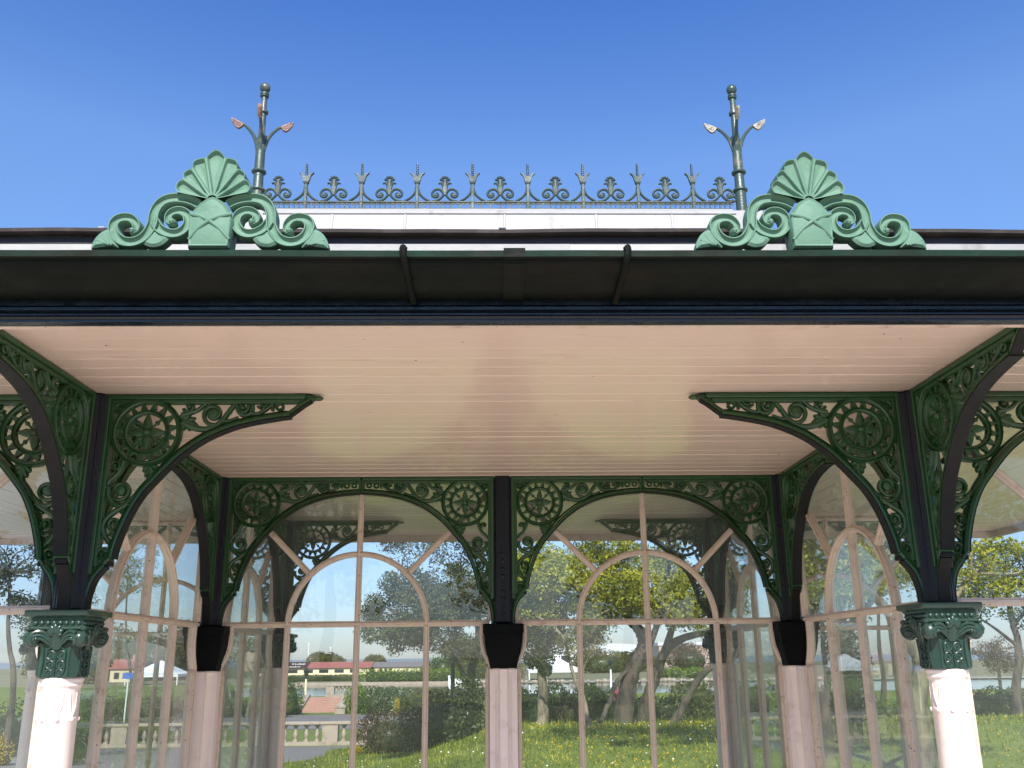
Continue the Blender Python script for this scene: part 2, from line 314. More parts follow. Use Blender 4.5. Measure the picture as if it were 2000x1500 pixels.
# --- iron scroll bracket: u = distance from the post axis, v = height
def bracket(tip):
    b=MB()
    P=[(.044,.156),(.046,.20),(.062,.256),(.094,.298)]
    P2=[(.111,.318),(.121,.372),(.148,.455),(.180,.520),(.214,.565),(.284,.643),(.337,.688),(.393,.724),(.47,.757),(.54,.775),(.62,.789),(.66,.794)]
    if not tip: P2=P2[:-2]+[(.62,.787),(.692,.792)]
    a1=crom(P,6); a2=crom(P2,7)
    FLG=[(-1,-1),(-1,1),(-.2,1),(1,.72),(1,-.72),(-.2,-1)]
    b.sweep(a1,.0075,FLG,XZ,.0205); b.sweep(a2,.0075,FLG,XZ,.0235)
    b.obox(Matrix.Translation((.103,0,.308))@Matrix.Rotation(R(-50),4,'Y'),.026,.046,.011,.003)
    # raised fillet beside the flange
    off=lambda pts,d:[(p[0]-d*.75,p[1]+d*.75) for p in pts]
    b.sweep(off(a2,.014),.004,OCT,XZ,.013); b.sweep(off(a1[8:],.012),.004,OCT,XZ,.0125)
    ue=.71 if tip else .692
    # top rail, post rail
    b.box(.043,ue,-.021,.021,.846,.8625,.003); b.box(.043,ue-.02,-.0135,.0135,.832,.847,.003)
    b.box(.041,.060,-.022,.022,.268,.861,.003); b.box(.058,.071,-.0130,.0130,.292,.845,.003)
    if not tip: b.box(.682,.6945,-.0125,.0125,.788,.8575,.002)
    if tip:
        b.sweep(crom([(.655,.797),(.675,.812),(.70,.832),(.735,.853)],5),[.0068]*16,FLG,XZ,.018)
        for q in ((.722,.853,.028,.0105),(.750,.851,.018,.0085),(.712,.864,.020,.006)): b.ell((q[0],0,q[1]),q[2],.017,q[3],8)
    # rosette
    cx,cz=.184,.735
    cir=lambda r,n=40:[(cx+r*math.cos(2*PI*i/n),cz+r*math.sin(2*PI*i/n)) for i in range(n)]
    b.sweep(cir(.106),.0085,OCT,XZ,.0145,close=True); b.sweep(cir(.114),.0035,OCT,XZ,.017,close=True)
    b.sweep(cir(.068),.0078,OCT,XZ,.0142,close=True); b.sweep(cir(.0740,),.0028,OCT,XZ,.0165,close=True)
    for i in range(16):
        a=2*PI*(i+.5)/16; da=2*PI/16*.47
        pt=[(cx+r*math.cos(q),cz+r*math.sin(q)) for r,q in ((.071,a-da*.98),(.102,a-.022),(.102,a+.022),(.071,a+da*.98))]
        b.prism(pt,XZ,-.0085,.0085)
    for i in range(4):
        a=PI/2*i; Rm=Matrix.Translation((cx,0,cz))@Matrix.Rotation(-a,4,'Y')
        pl=[(.004,.004),(.016,.0125),(.030,.0145),(.046,.0095),(.066,0),(.046,-.0095),(.030,-.0145),(.016,-.0125)]
        t=MB(); v=[(x,-.006,z) for x,z in pl]+[(x,.006,z) for x,z in pl]+[(.03,-.013,0),(.03,.013,0)]
        n=8; f=[(i_,(i_+1)%n,n+(i_+1)%n,n+i_) for i_ in range(n)]+[(i_,(i_+1)%n,16) for i_ in range(n)]+[(n+i_,n+(i_+1)%n,17) for i_ in range(n)]
        t.add(v,f); b.merge(t,Rm)
        t=MB(); t.tube([(.008,0,0),(.05,0,0)],[.0055,.003],6); t.ell((.045,0,0),.008,.009,.008,8); t.tube([(.05,0,0),(.062,0,0)],.004,6)
        b.merge(t,Rm@Matrix.Rotation(R(45),4,'Y'))
    b.ell((cx,0,cz),.015,.018,.015,10)
    def vine(P,w0,w1,d=.0135,n=6):
        c=crom(P,n); w0*=1.42; w1*=1.38; b.sweep(c,wl(len(c),w0,w1),OCT,XZ,wl(len(c),d,d*.8))
    def curl(cx,cy,r,a0,turn,w=.0068,ball=.5,d=.0132):
        w*=1.15; s=spiral(cx,cy,r,r*.34,a0,turn); b.sweep(s,wl(len(s),w,w*.75),OCT,XZ,d); 
        if ball: b.ell((cx,0,cy),r*ball,.0155,r*ball,10)
    def leaf(x,y,a,L,w,d=.012):
        q=Matrix.Translation((x,0,y))@Matrix.Rotation(-R(a),4,'Y'); b.ell((0,0,0),L,d,w,8,None) if False else None
        t=MB(); t.ell((L*.6,0,0),L*.62,d,w,8); b.merge(t,q)
    def acanthus(x,y,a,s=1):
        s*=1.2; leaf(x,y,a,.042*s,.011*s)
        for k in (-1,1):
            leaf(x,y,a+k*48,.026*s,.0085*s); leaf(x+.012*s*math.cos(R(a)),y+.012*s*math.sin(R(a)),a+k*36,.026*s,.008*s); leaf(x,y,a+k*85,.02*s,.008*s)
    # horizontal arm
    acanthus(.292,.776,-18,1.05)
    vine([(.300,.768),(.335,.752),(.375,.7445),(.405,.752),(.432,.776),(.452,.806),(.470,.830),(.482,.842)],.0085,.0062)
    curl(.402,.797,.040,-65,-395,.0075,.60)
    vine([(.415,.757),(.395,.7555)],.006,.006)
    leaf(.415,.755,40,.03,.009); leaf(.448,.80,62,.022,.008); leaf(.44,.80,10,.020,.007)
    curl(.318,.822,.020,200,330,.0058,.55)
    vine([(.295,.795),(.318,.800),(.345,.810),(.365,.826),(.380,.840)],.0068,.005)
    curl(.498,.818,.0235,120,-390,.0062,.5)
    vine([(.475,.835),(.482,.812),(.498,.794),(.520,.795),(.530,.812),(.526,.835)],.0062,.0058)
    vine([(.437,.772),(.462,.775),(.485,.785)],.0055,.0045)
    vine([(.528,.800),(.548,.797),(.566,.806),(.588,.822),(.600,.838)],.0058,.005)
    leaf(.543,.826,-30,.020,.006); curl(.572,.833,.014,170,300,.005,.4)
    b.sweep([(.622+.0115*math.cos(2*PI*i/16),.8215+.0105*math.sin(2*PI*i/16)) for i in range(16)],.0052,OCT,XZ,.0132,close=True)
    if not tip: b.sweep([(.658+.0105*math.cos(2*PI*i/16),.8225+.0095*math.sin(2*PI*i/16)) for i in range(16)],.0048,OCT,XZ,.0130,close=True)
    vine([(.598,.808),(.60,.832)],.004,.004)
    # corner leaf behind the rosette
    acanthus(.083,.828,-45,.62); curl(.088,.815,.017,90,280,.005,.45)
    # vertical arm
    acanthus(.205,.628,-80,.95)
    vine([(.207,.612),(.212,.590),(.200,.558),(.172,.524),(.147,.501),(.125,.489),(.098,.497),(.080,.520),(.078,.545)],.0085,.0065)
    leaf(.160,.510,200,.022,.008)
    curl(.118,.540,.034,235,395,.0072,.60)
    curl(.092,.622,.018,-60,300,.0056,.5); vine([(.120,.640),(.112,.612),(.100,.590),(.082,.574),(.074,.560)],.0066,.005)
    vine([(.150,.496),(.120,.478),(.092,.458),(.076,.434),(.076,.405),(.088,.383),(.100,.368)],.0078,.0062)
    curl(.110,.430,.0215,-80,-380,.0062,.42); vine([(.131,.425),(.128,.404),(.112,.392),(.096,.398)],.0058,.005); leaf(.122,.463,30,.018,.006)
    leaf(.097,.375,-65,.026,.008); leaf(.090,.39,190,.02,.006)
    curl(.083,.330,.0225,20,430,.0058,.3); vine([(.100,.338),(.098,.324),(.086,.310),(.071,.298),(.056,.272)],.005,.0035)
    curl(.083,.330,.0145,200,400,.004,0,.0155)
    return b
BR=bracket(True).mesh('bracket','green',30); BS=bracket(False).mesh('bracket','green',30)
def soffit_strip(tip):
    b=MB(); P=[(.044,.156),(.046,.20),(.062,.256),(.094,.298)]
    P2=[(.111,.318),(.121,.372),(.148,.455),(.180,.520),(.214,.565),(.284,.643),(.337,.688),(.393,.724),(.47,.757),(.54,.775),(.62,.789),(.66,.794)]
    if not tip: P2=P2[:-2]+[(.62,.787),(.692,.792)]
    S4=[(-1,-1),(-1,1),(1,1),(1,-1)]
    def shift(c,d):
        o=[]
        for i in range(len(c)):
            p,q=c[max(0,i-1)],c[min(len(c)-1,i+1)]; tx,ty=q[0]-p[0],q[1]-p[1]; L=math.hypot(tx,ty); o.append((c[i][0]+ty/L*d,c[i][1]-tx/L*d))
        return o
    b.sweep(shift(crom(P2,7),.0098),.0026,S4,XZ,.0225); b.sweep(shift(crom(P,6),.0098),.0026,S4,XZ,.0195); b.box(.101,.1145,-.0205,.0205,.2935,.3085,.002)
    if tip: b.sweep(shift(crom([(.655,.797),(.675,.812),(.70,.832),(.725,.848)],5),.0088),.0024,S4,XZ,.017)
    return b
ES=soffit_strip(True).mesh('arch_edge','soffit_edge',30); ESS=soffit_strip(False).mesh('arch_edge','soffit_edge',30)
def put_bracket(x,y,rz,tip=True):
    Tm=TR(x,y,0,rz); o=ob('bracket',BR if tip else BS,None,sh,Tm); ob('arch_edge',ES if tip else ESS,None,o,Tm); return o
for sx in (-1,1):
    for yy,fo in ((0,-90),(2*D,90)):
        put_bracket(sx*X,yy,0 if sx<0 else 180); put_bracket(sx*X,yy,180 if sx<0 else 0); put_bracket(sx*X,yy,fo); put_bracket(sx*X,yy,-fo,False)
    put_bracket(sx*X,D,0 if sx<0 else 180,False); put_bracket(sx*X,D,-90,False); put_bracket(sx*X,D,90,False)
    put_bracket(0,D,0 if sx>0 else 180,False)
    put_bracket(sx*XE,2*D,180 if sx>0 else 0); put_bracket(sx*XE,0,180 if sx>0 else 0)

# --- columns
def sq_stack(b,levels,ch=.12):
    v=[];f=[]
    for h,z in levels:
        c=h*ch
        v+= [(h-c,-h,z),(h,-h+c,z),(h,h-c,z),(h-c,h,z),(-h+c,h,z),(-h,h-c,z),(-h,-h+c,z),(-h+c,-h,z)]
    for k in range(len(levels)-1):
        for i in range(8):
            j=(i+1)%8; f.append((k*8+i,k*8+j,k*8+8+j,k*8+8+i))
    f.append(tuple(range(7,-1,-1))); n=len(levels)-1; f.append(tuple(range(n*8,n*8+8))); b.add(v,f)
def ornate_capital():
    b=MB()
    sq_stack(b,[(.092,.155),(.098,.1525),(.098,.1385),(.0965,.1365),(.088,.1335),(.0825,.129),(.0825,.1255),(.0785,.1235),(.078,.1065),(.082,.1055),(.0885,.1030),(.0900,.0995),(.0885,.0960),(.081,.0930),(.068,.0885)],.05)
    sq_stack(b,[(.068,.0900),(.0655,.075),(.0625,.05),(.0605,.02),(.0600,-.01),(.0612,-.036),(.0612,-.046)],.30)
    for q in range(4):
        Rm=Matrix.Rotation(PI/2*q,4,'Z'); t=MB(); y0=-.0785
        for i in range(8): t.ell((-.0655+i*.0187,y0,.1150),.0084,.0080,.0084,10)
        t.tube([(-.078,y0-.001,.1248),(.078,y0-.001,.1248)],.0020,6); t.tube([(-.078,y0-.001,.1055),(.078,y0-.001,.1055)],.0020,6)
        # fan leaf rising over the moulding
        for a,L,wd in ((0,.030,.0085),(30,.028,.0080),(-30,.028,.0080),(60,.024,.0075),(-60,.024,.0075),(86,.019,.006),(-86,.019,.006)):
            t.ell((math.sin(R(a))*L*.66,-.083-.007*math.cos(R(a)),.080+math.cos(R(a))*L*.66),wd,.007,L*.55,8,Matrix.Rotation(R(a),4,'Y'))
        v=[(-.010,-.066,.036),(.010,-.066,.036),(.017,-.086,.088),(-.017,-.086,.088),(0,-.071,.036),(0,-.092,.088)]
        t.add(v,[(0,4,5,3),(4,1,2,5),(0,3,2,1)])
        for s in (-1,1):
            for k,(z0,z1,r_) in enumerate(((.050,.090,.0058),(.046,.079,.0052),(.042,.069,.0048))):
                t.tube(crom([(s*.010,-.066,z0),(s*(.018+.003*k),-.075,lerp(z0,z1,.55)),(s*(.034+.002*k),-.083,lerp(z0,z1,.92)),(s*.052,-.089,z1),(s*.066,-.093,z1-.006)],4),[r_*.7]*4+[r_]*13,7)
            # lower relief: facing scrolls
            for k,(zc,rr) in enumerate(((.020,.0125),(-.008,.0115),(-.032,.009))):
                sp=[(s*(.0160+rr*math.cos(R(a))),zc+rr*math.sin(R(a))) for a in range(-110,235,20)]
                yb=-.0625+.0004*k; t.tube([(x,yb,z) for x,z in sp],wl(len(sp),.0034,.0022),6); t.ell((s*.0165,yb+.001,zc),.0035,.0035,.0045,6)
            sp=[(s*x,z) for x,z in crom([(.001,.031),(.006,.040),(.016,.042),(.026,.034),(.0285,.018),(.027,.0),(.030,-.016),(.026,-.034),(.014,-.044)],5)]
            t.tube([(x,-.0625-max(0,z)*.05,z) for x,z in sp],.0034,6)
            t.tube([(s*.041,-.0635,.045),(s*.038,-.0620,.0),(s*.041,-.0615,-.040)],[.0045,.004,.0035],6)
        for i in range(10): t.ell((0,-.0635,.026-i*.0075),.0034,.0034,.0034,6)
        b.merge(t,Rm)
        # corner volute: a fat roll with an eye on both faces
        c=Matrix.Rotation(PI/2*q+PI/4,4,'Z'); t=MB(); r=.128
        t.ell((0,-r+.026,.068),.026,.025,.0270,14)
        for s in (-1,1):
            sp=spiral(0,0,.0245,.006,100,-560,26)
            t.tube([(s*.0150+s*.010*(i/26),-r+.026+p[0],.068+p[1]) for i,p in enumerate(sp)],wl(27,.0052,.0032),6)
            t.ell((s*.0265,-r+.026,.068),.0065,.0065,.0065,8)
        t.tube([(0,-r+.004,.058),(0,-r+.001,.074),(0,-r+.010,.094)],[.004,.006,.005],6); t.ell((0,-r+.010,.098),.011,.012,.009,8); b.merge(t,c)
    return b
def front_shaft():
    b=MB(); n=16
    b.lathe([(.0605,-.046),(.064,-.050),(.064,-.056),(.061,-.060),(.062,-.066),(.0625,-.071),(.0575,-.076),(.0560,-.085),(.0560,-.16),(.058,-.163),(.058,-.172),(.0565,-.175),(.0575,-.4),(.060,-1.0),(.0605,-1.35)],n)
    b.lathe([(.0605,-1.349),(.075,-1.37),(.075,-1.40),(.066,-1.42),(.085,-1.44),(.085,-1.648)],n)
    for i in range(8):
        a=2*PI*(i+.5)/8; t=MB(); t.ell((0,-.0585,-.168),.0075,.006,.0075,8); t.tube([(-.012,-.0555,-.09),(-.010,-.0565,-.13),(0,-.0575,-.162)],.0012,5); t.tube([(.012,-.0555,-.09),(.010,-.0565,-.13),(0,-.0575,-.162)],.0012,5)
        b.merge(t,Matrix.Rotation(a,4,'Z'))
    return b
def plain_capital():
    b=MB(); sq_stack(b,[(.090,.153),(.0955,.148),(.0955,.112),(.0900,.109),(.0900,.100),(.086,.06),(.078,.02),(.067,-.02),(.0625,-.042),(.0625,-.047)],.10); return b
def plain_shaft():
    b=MB(); b.lathe([(.056,-.048),(.056,-.056),(.050,-.062),(.0455,-.07),(.0445,-.10),(.0445,-.9),(.0465,-1.64)],18)
    b.box(-.066,.066,-.020,.020,-1.64,-.049,.003); b.box(-.020,.020,-.0662,.0662,-1.64,-.0492,.003)
    for q in range(4):
        t=MB()
        for x in (-.012,.012):
            t.tube([(x*1.0,-.0445,-.09),(x,-.0455,-.145)],.0016,5); t.sweep([(x+.0052*math.cos(2*PI*i/10),-.152+.0052*math.sin(2*PI*i/10)) for i in range(10)],.0016,OCT,lambda u,v,w_:(u,-.0445-w_,v),.0025,close=True)
        t.tube([(-.012,-.0448,-.09),(0,-.0455,-.112),(.012,-.0448,-.09)],.0016,5)
        b.merge(t,Matrix.Rotation(PI/2*q,4,'Z'))
    return b
def post(rivets):
    b=MB(); b.box(-.041,.041,-.041,.041,.153,.8630,.010)
    for q in range(4):
        t=MB(); t.box(-.0275,.0275,-.0425,-.040,.16,.855,.001); t.box(-.004,.004,-.0445,-.0415,.16,.855,.0015)
        if rivets:
            t=MB()
            for k in range(9): t.ell((0,-.041,.20+k*.035),.0115,.005,.0115,8)
        b.merge(t,Matrix.Rotation(PI/2*q+(0 if rivets else PI/4),4,'Z')@(Matrix() if rivets else Matrix.Translation((0,-.0085,0))))
    return b
OC=ornate_capital().mesh('capital','capital',40); FS=front_shaft().mesh('shaft','pinkcol',40); PC=plain_capital().mesh('capital','blackiron',30); PS=plain_shaft().mesh('shaft','pinkcol',40)
PO=post(False).mesh('post','navy',30); PR=post(True).mesh('post','navy',35)
def column(x,y,ornate,riv=False):
    Tm=TR(x,y); p=ob('column',FS if ornate else PS,None,sh,Tm)
    ob('capital',OC if ornate else PC,None,p,Tm); ob('upper_post',PR if riv else PO,None,p,Tm)
for x in (-X,X):
    column(x,0,True); column(x,D,False); column(x,2*D,True)
column(0,D,False,True)
for x in (-XE,XE):
    for y in (0,2*D): column(x,y,True)

# --- glazed windows
BAR=[(-.0140,-.006),(-.0125,-.0085),(-.0075,-.0095),(-.0050,-.0180),(.0050,-.0180),(.0075,-.0095),(.0125,-.0085),(.0140,-.006),(.0140,.006),(.0125,.0085),(.0075,.0095),(.0050,.0180),(-.0050,.0180),(-.0075,.0095),(-.0125,.0085),(-.0140,.006)]
def window():
    b=MB(); ZB=-.98; S=.331; zc=.160
    def bar(p,q,k=1.0,n=1): b.sweep([(lerp(p[0],q[0],i/n),lerp(p[1],q[1],i/n)) for i in range(n+1)],1,[(a,c*k) for a,c in BAR],XZ)
    bar((-.632,zc),(.632,zc),1.0)
    for x in (-S,0,S): bar((x,ZB),(x,zc-.012),1.03)
    bar((0,zc+.012),(0,.858),1.03)
    arc=[(S*math.cos(PI*i/28),zc+S*math.sin(PI*i/28)) for i in range(29)]
    b.sweep(arc,1,[(a,c*1.015) for a,c in BAR],XZ)
    for s in (-1,1): bar((s*(S+.012)*.7071,zc+(S+.012)*.7071),(s*.645,zc+.645),.985)
    for s in (-1,1):
        bar((s*.640,zc+.012),(s*.640,.858),.96)
        cp_=crom([(.597,.150),(.596,.10),(.600,.055),(.612,.015),(.628,-.015),(.638,-.034),(.636,-.046),(.628,-.056),(.624,-.075),(.624,-.13)],5)
        b.sweep([(s*x,z) for x,z in cp_]+[(s*.624,-.5),(s*.624,ZB)],.85,[(a,c*1.045) for a,c in BAR],XZ)
        b.sweep([(s*.645,-.06),(s*.645,ZB)],.9,[(a,c*.9) for a,c in BAR],XZ)
    bar((-.645,.850),(.645,.850),.94); bar((-.645,ZB),(.645,ZB),1.08)
    b.box(-.650,.650,-.018,.018,-1.62,ZB-.012,.003)
    for x in (-.49,-.165,.165,.49): b.box(x-.13,x+.13,-.024,.024,-1.52,ZB-.08,.006)
    return b
WM=window().mesh('window','pinkwood',30); g=MB(); g.box(-.648,.648,-.0025,.0025,-.98,.857,0); GM=g.mesh('glass_pane','glass',0)
def put_window(x,y,rz,k=1.0,rnd=0):
    Tm=TR(x,y,0,rz,(k,1,1)); o=ob('window',WM,None,sh,Tm); ob('glass_pane',GM,None,o,Tm)
for s in (-1,1):
    put_window(s*.697,D+.034,0 if s<0 else 180)
    put_window(s*(X+.034),.748,90*s,1.06); put_window(s*(X+.034),2*D-.748,90*s,1.06)
    put_window(s*(X+XE)/2,.034,0,1.06); put_window(s*(X+XE)/2,2*D-.034,180,1.06)

# --- boarded ceilings
def boards(x0,x1,y0,y1,along,z,start):
    b=MB(); st=.0925
    a0,a1=(y0,y1) if along=='x' else (x0,x1)
    k=start
    while k<a1:
        p,q=max(k,a0),min(k+st,a1)
        if q-p>.012:
            dz=random.uniform(-.0007,.0007); gp=random.uniform(.0010,.0022); wv=random.uniform(-.0009,.0009)
            pr=[(p+gp,z+.012),(p+gp,z+.0022+dz),(p+gp+.0013,z+dz),(q-gp-.0012,z+dz+wv),(q-gp,z+.0022+dz),(q-gp,z+.012)]
            n=len(pr)
            if along=='x': v=[(x0,u,h) for u,h in pr]+[(x1,u,h) for u,h in pr]
            else: v=[(u,y0,h) for u,h in pr]+[(u,y1,h) for u,h in pr]
            b.add(v,[(i,(i+1)%n,n+(i+1)%n,n+i) for i in range(n)]+[tuple(range(n)),tuple(range(2*n-1,n-1,-1))])
        k+=st
    b.box(x0,x1,y0,y1,z+.011,z+.03,0)
    return b
for nm,a in (('ceiling',(-XF+.03,XF-.03,YF+.028,0,'x',C,YF-.03)),('ceiling',(-X,X,.0005,2*D-.0005,'x',C,-.003)),('ceiling',(-XF+.03,-X-.0005,.0005,2*D-.0005,'y',C,-XF)),('ceiling',(X+.0005,XF-.03,.0005,2*D-.0005,'y',C,X)),('ceiling',(-XF+.03,XF-.03,2*D,YB-.028,'x',C,2*D))):
    ob(nm,boards(*a),'ceiling',sh,angle=0)

# --- fascia, gutter, roof: profiles (o outward from the fascia line, z) carried round the four sides
def perimeter(prof,close=True,sub=1,amp=0):
    b=MB(); n=len(prof); v=[];f=[]
    cs=((-1,-1),(1,-1),(1,1),(-1,1))
    for c in range(4):
        (ax,ay),(bx_,by_)=cs[c],cs[(c+1)%4]
        for q in range(sub):
            t=q/sub
            for o,z in prof:
                A=(ax*(XF+o),(YF-o) if ay<0 else (YB+o)); B_=(bx_*(XF+o),(YF-o) if by_<0 else (YB+o))
                x,y=lerp(A[0],B_[0],t),lerp(A[1],B_[1],t)
                dz=amp*(math.sin(x*3.1+y*2.3+1)+.6*math.sin(x*7.7-y*5+2)+.5*math.sin(x*17+y*13)) if amp else 0
                v.append((x,y,z+dz))
    m_=4*sub
    for k in range(m_):
        k2=(k+1)%m_
        for i in range(n if close else n-1):
            i2=(i+1)%n; f.append((k*n+i,k2*n+i,k2*n+i2,k*n+i2))
    b.add(v,f); return b
ob('fascia_lining',perimeter([(-.0305,.8203),(-.0305,.8632),(-.050,.8632),(-.050,.8203)]),'pinkwood',sh,angle=25)
ob('fascia',perimeter([(0,.945),(0,.866),(.004,.863),(.009,.858),(.009,.8505),(.003,.8485),(-.003,.845),(-.003,.8405),(.002,.839),(.004,.834),(.002,.829),(-.002,.8275),(-.002,.8225),(-.006,.8215),(-.03,.8215),(-.03,.945)]),'fascia',sh,angle=25)
gt=ob('gutter',perimeter([(.001,.962),(.001,.8815),(.030,.8815),(.050,.8835),(.064,.8875),(.078,.8935),(.092,.8985),(.108,.9015),(.124,.9035),(.138,.9075),(.147,.9135),(.1515,.921),(.1525,.9255),(.160,.9265),(.1615,.928),(.1615,.9425),(.160,.944),(.148,.944),(.146,.941),(.146,.926),(.10,.915),(.02,.912),(.012,.962)],True,48,.0008),'bowl',sh,angle=40)
ob('gutter_lip',perimeter([(.1615,.9275),(.1632,.9285),(.1632,.9430),(.161,.9455),(.150,.9460),(.150,.9445),(.1605,.9442),(.1612,.9425)],True,48,.0008),'gutter',gt,angle=40)
def over(prof,x0,x1,th):
    b=MB(); n=len(prof); v=[(x,YF-o,z) for x in (x0,x1) for o,z in prof]
    b.add(v,[(i,(i+1)%n,n+(i+1)%n,n+i) for i in range(n)]+[tuple(range(n)),tuple(range(2*n-1,n-1,-1))]); return b
b=over([(.002,.876),(.030,.8762),(.052,.8782),(.066,.8822),(.080,.8885),(.094,.8935),(.110,.8965),(.126,.8985),(.142,.9025),(.152,.9095),(.157,.9215),(.165,.9225),(.1685,.925),(.1685,.9465),(.166,.9490),(.145,.9475),(.145,.92),(.01,.91)],-.022,.030,0)
ob('gutter_joint',b,'bowl',gt,angle=30)
for x,dx in ((-.264,.014),(.278,-.014)):
    pts=[(x,YF-.148,.951),(x,YF-.168,.949),(x,YF-.170,.936),(x+dx*.15,YF-.168,.923),(x+dx*.4,YF-.150,.9075),(x+dx*.6,YF-.11,.8955),(x+dx*.8,YF-.070,.8835),(x+dx*.9,YF-.036,.877),(x+dx,YF-.016,.871),(x+dx,YF-.010,.866)]
    b=MB(); b.tube(crom(pts,4),[.0085]*len(crom(pts,4)),8); b.ell((x,YF-.16,.951),.0105,.0085,.006,8)
    ob('gutter_strap',b,'bowl',gt)
b=perimeter([(-.20,.955),(-.2355,1.004),(-.237,1.1660),(-.25,1.190),(-1.0,1.44),(-2.2,1.90),(-2.35,1.90),(-2.35,1.0),(-.3,.98),(-.3,.955)])
rf=ob('roof',b,'lead',sh,angle=30)
ob('flashing',perimeter([(.010,.945),(-.04,.955),(-.15,.985),(-.2345,1.004),(-.19,.953)]),'darklead',rf,angle=30)
ob('shade_band',perimeter([(-.236,1.1455),(-.2352,1.146),(-.2352,1.1668),(-.2364,1.1670)],True,40,.0007),'bandshade',rf,angle=30)  # dark strip paints the roof edge's shadow onto the upstand
ob('roof_edge',perimeter([(-.2368,1.1672),(-.2110,1.1682),(-.2085,1.1700),(-.2075,1.1795),(-.213,1.183),(-.235,1.192),(-.248,1.189)],True,60,.0016),'darklead',rf,angle=30)
# raised lead laps along the upstand and roof edge
for x,wd in ((-2.05,.6),(-.35,1.05),(1.28,1.2),(2.7,.8)):
    b=MB(); b.box(x-wd/2,x+wd/2,YF+.231,YF+.2355,1.01,1.1435,.001); ob('lead_lap',b,'lead',rf,angle=30)
for x in (-2.3,-1.16,-.02,1.10,2.2):
    b=MB(); b.box(x-.010,x+.010,YF+.2045,YF+.32,1.1790,1.1865,.003); ob('lead_roll',b,'lead',rf,angle=30)
# raised ridge platform
UX=1.225
def rectloft(b,levels,cy):
    v=[];f=[]
    for hx,hy,z in levels: v+=[(-hx,cy-hy,z),(hx,cy-hy,z),(hx,cy+hy,z),(-hx,cy+hy,z)]
    for k in range(len(levels)-1):
        for i in range(4):
            j=(i+1)%4; f.append((k*4+i,k*4+j,k*4+4+j,k*4+4+i))
    f.append((3,2,1,0)); n=len(levels)-1; f.append((n*4,n*4+1,n*4+2,n*4+3)); b.add(v,f)
b=MB(); rectloft(b,[(1.30,.26,1.85),(UX+.022,.166,2.10),(UX+.012,.135,2.232),(UX+.018,.142,2.236),(UX+.020,.142,2.252),(UX+.012,.130,2.258),(UX+.03,.034,2.312),(UX+.03,.030,2.318)],D)
b.box(-1.42,1.42,D-.06,D+.06,1.85,2.30,.01)
for x in (-.88,-.50,.02,.50,.90): b.obox(Matrix.Translation((x,D-.151,2.165))@Matrix.Rotation(R(-13),4,'X'),.016,.010,.140,.004)
ob('ridge_platform',b,'lead',sh,angle=30)

# --- ridge cresting
cr=MB()
zb,zt=2.330,2.372
cr.box(-1.262,1.262,D-.009,D+.009,zb-.006,zb+.004,.002); cr.box(-1.262,1.262,D-.008,D+.008,zt-.004,zt+.005,.002); cr.box(-1.258,1.258,D-.004,D+.004,zt-.0105,zt-.004,.001)
k=-1.25; i=0
while k<1.255:
    cr.box(k-.003,k+.003,D-.004,D+.004,zb+.003,zt-.003,.001)
    if i%1==0: cr.prism([(k+.006,zt-.009),(k+.0135,zt-.0175),(k+.021,zt-.009)],lambda u,v,w_:(u,D-w_,v),-.003,.003)
    k+=.0272; i+=1
cro=ob('ridge_cresting',cr,'iron',sh,angle=30)
def spike():
    b=MB(); f=XZ
    b.box(-.0085,.0085,-.008,.008,zb-.004,2.482,.002); b.sweep([(-.0085,2.455),(-.004,2.482),(0,2.487)],.004,OCT,f,.008)
    b.box(-.0135,.0135,-.010,.010,2.482,2.488,.002); b.box(-.0155,.0155,-.011,.011,2.4885,2.494,.002)
    cup=[(-.012,2.494),(-.0185,2.505),(-.0215,2.520),(-.0265,2.533),(-.0405,2.5485),(-.030,2.546),(-.019,2.538),(-.011,2.524),(-.006,2.530),(0,2.527),(.006,2.530),(.011,2.524),(.019,2.538),(.030,2.546),(.0405,2.5485),(.0265,2.533),(.0215,2.520),(.0185,2.505),(.012,2.494)]
    b.prism(cup,f,-.009,.009)
    b.tube([(0,0,2.51),(0,0,2.585),(0,0,2.612)],[.0062,.0052,.0025],6)
    h=[(.0055*math.cos(a),.0055*math.sin(a),2.525+a*.0019) for a in [k_*.5 for k_ in range(84)]]; b.tube(h,wl(84,.0028,.0015),5)
    for s in (-1,1): b.sweep(crom([(s*.004,2.455),(s*.010,2.432),(s*.024,2.410),(s*.044,2.392),(s*.066,2.379)],5),.0072,OCT,f,.008)
    return b
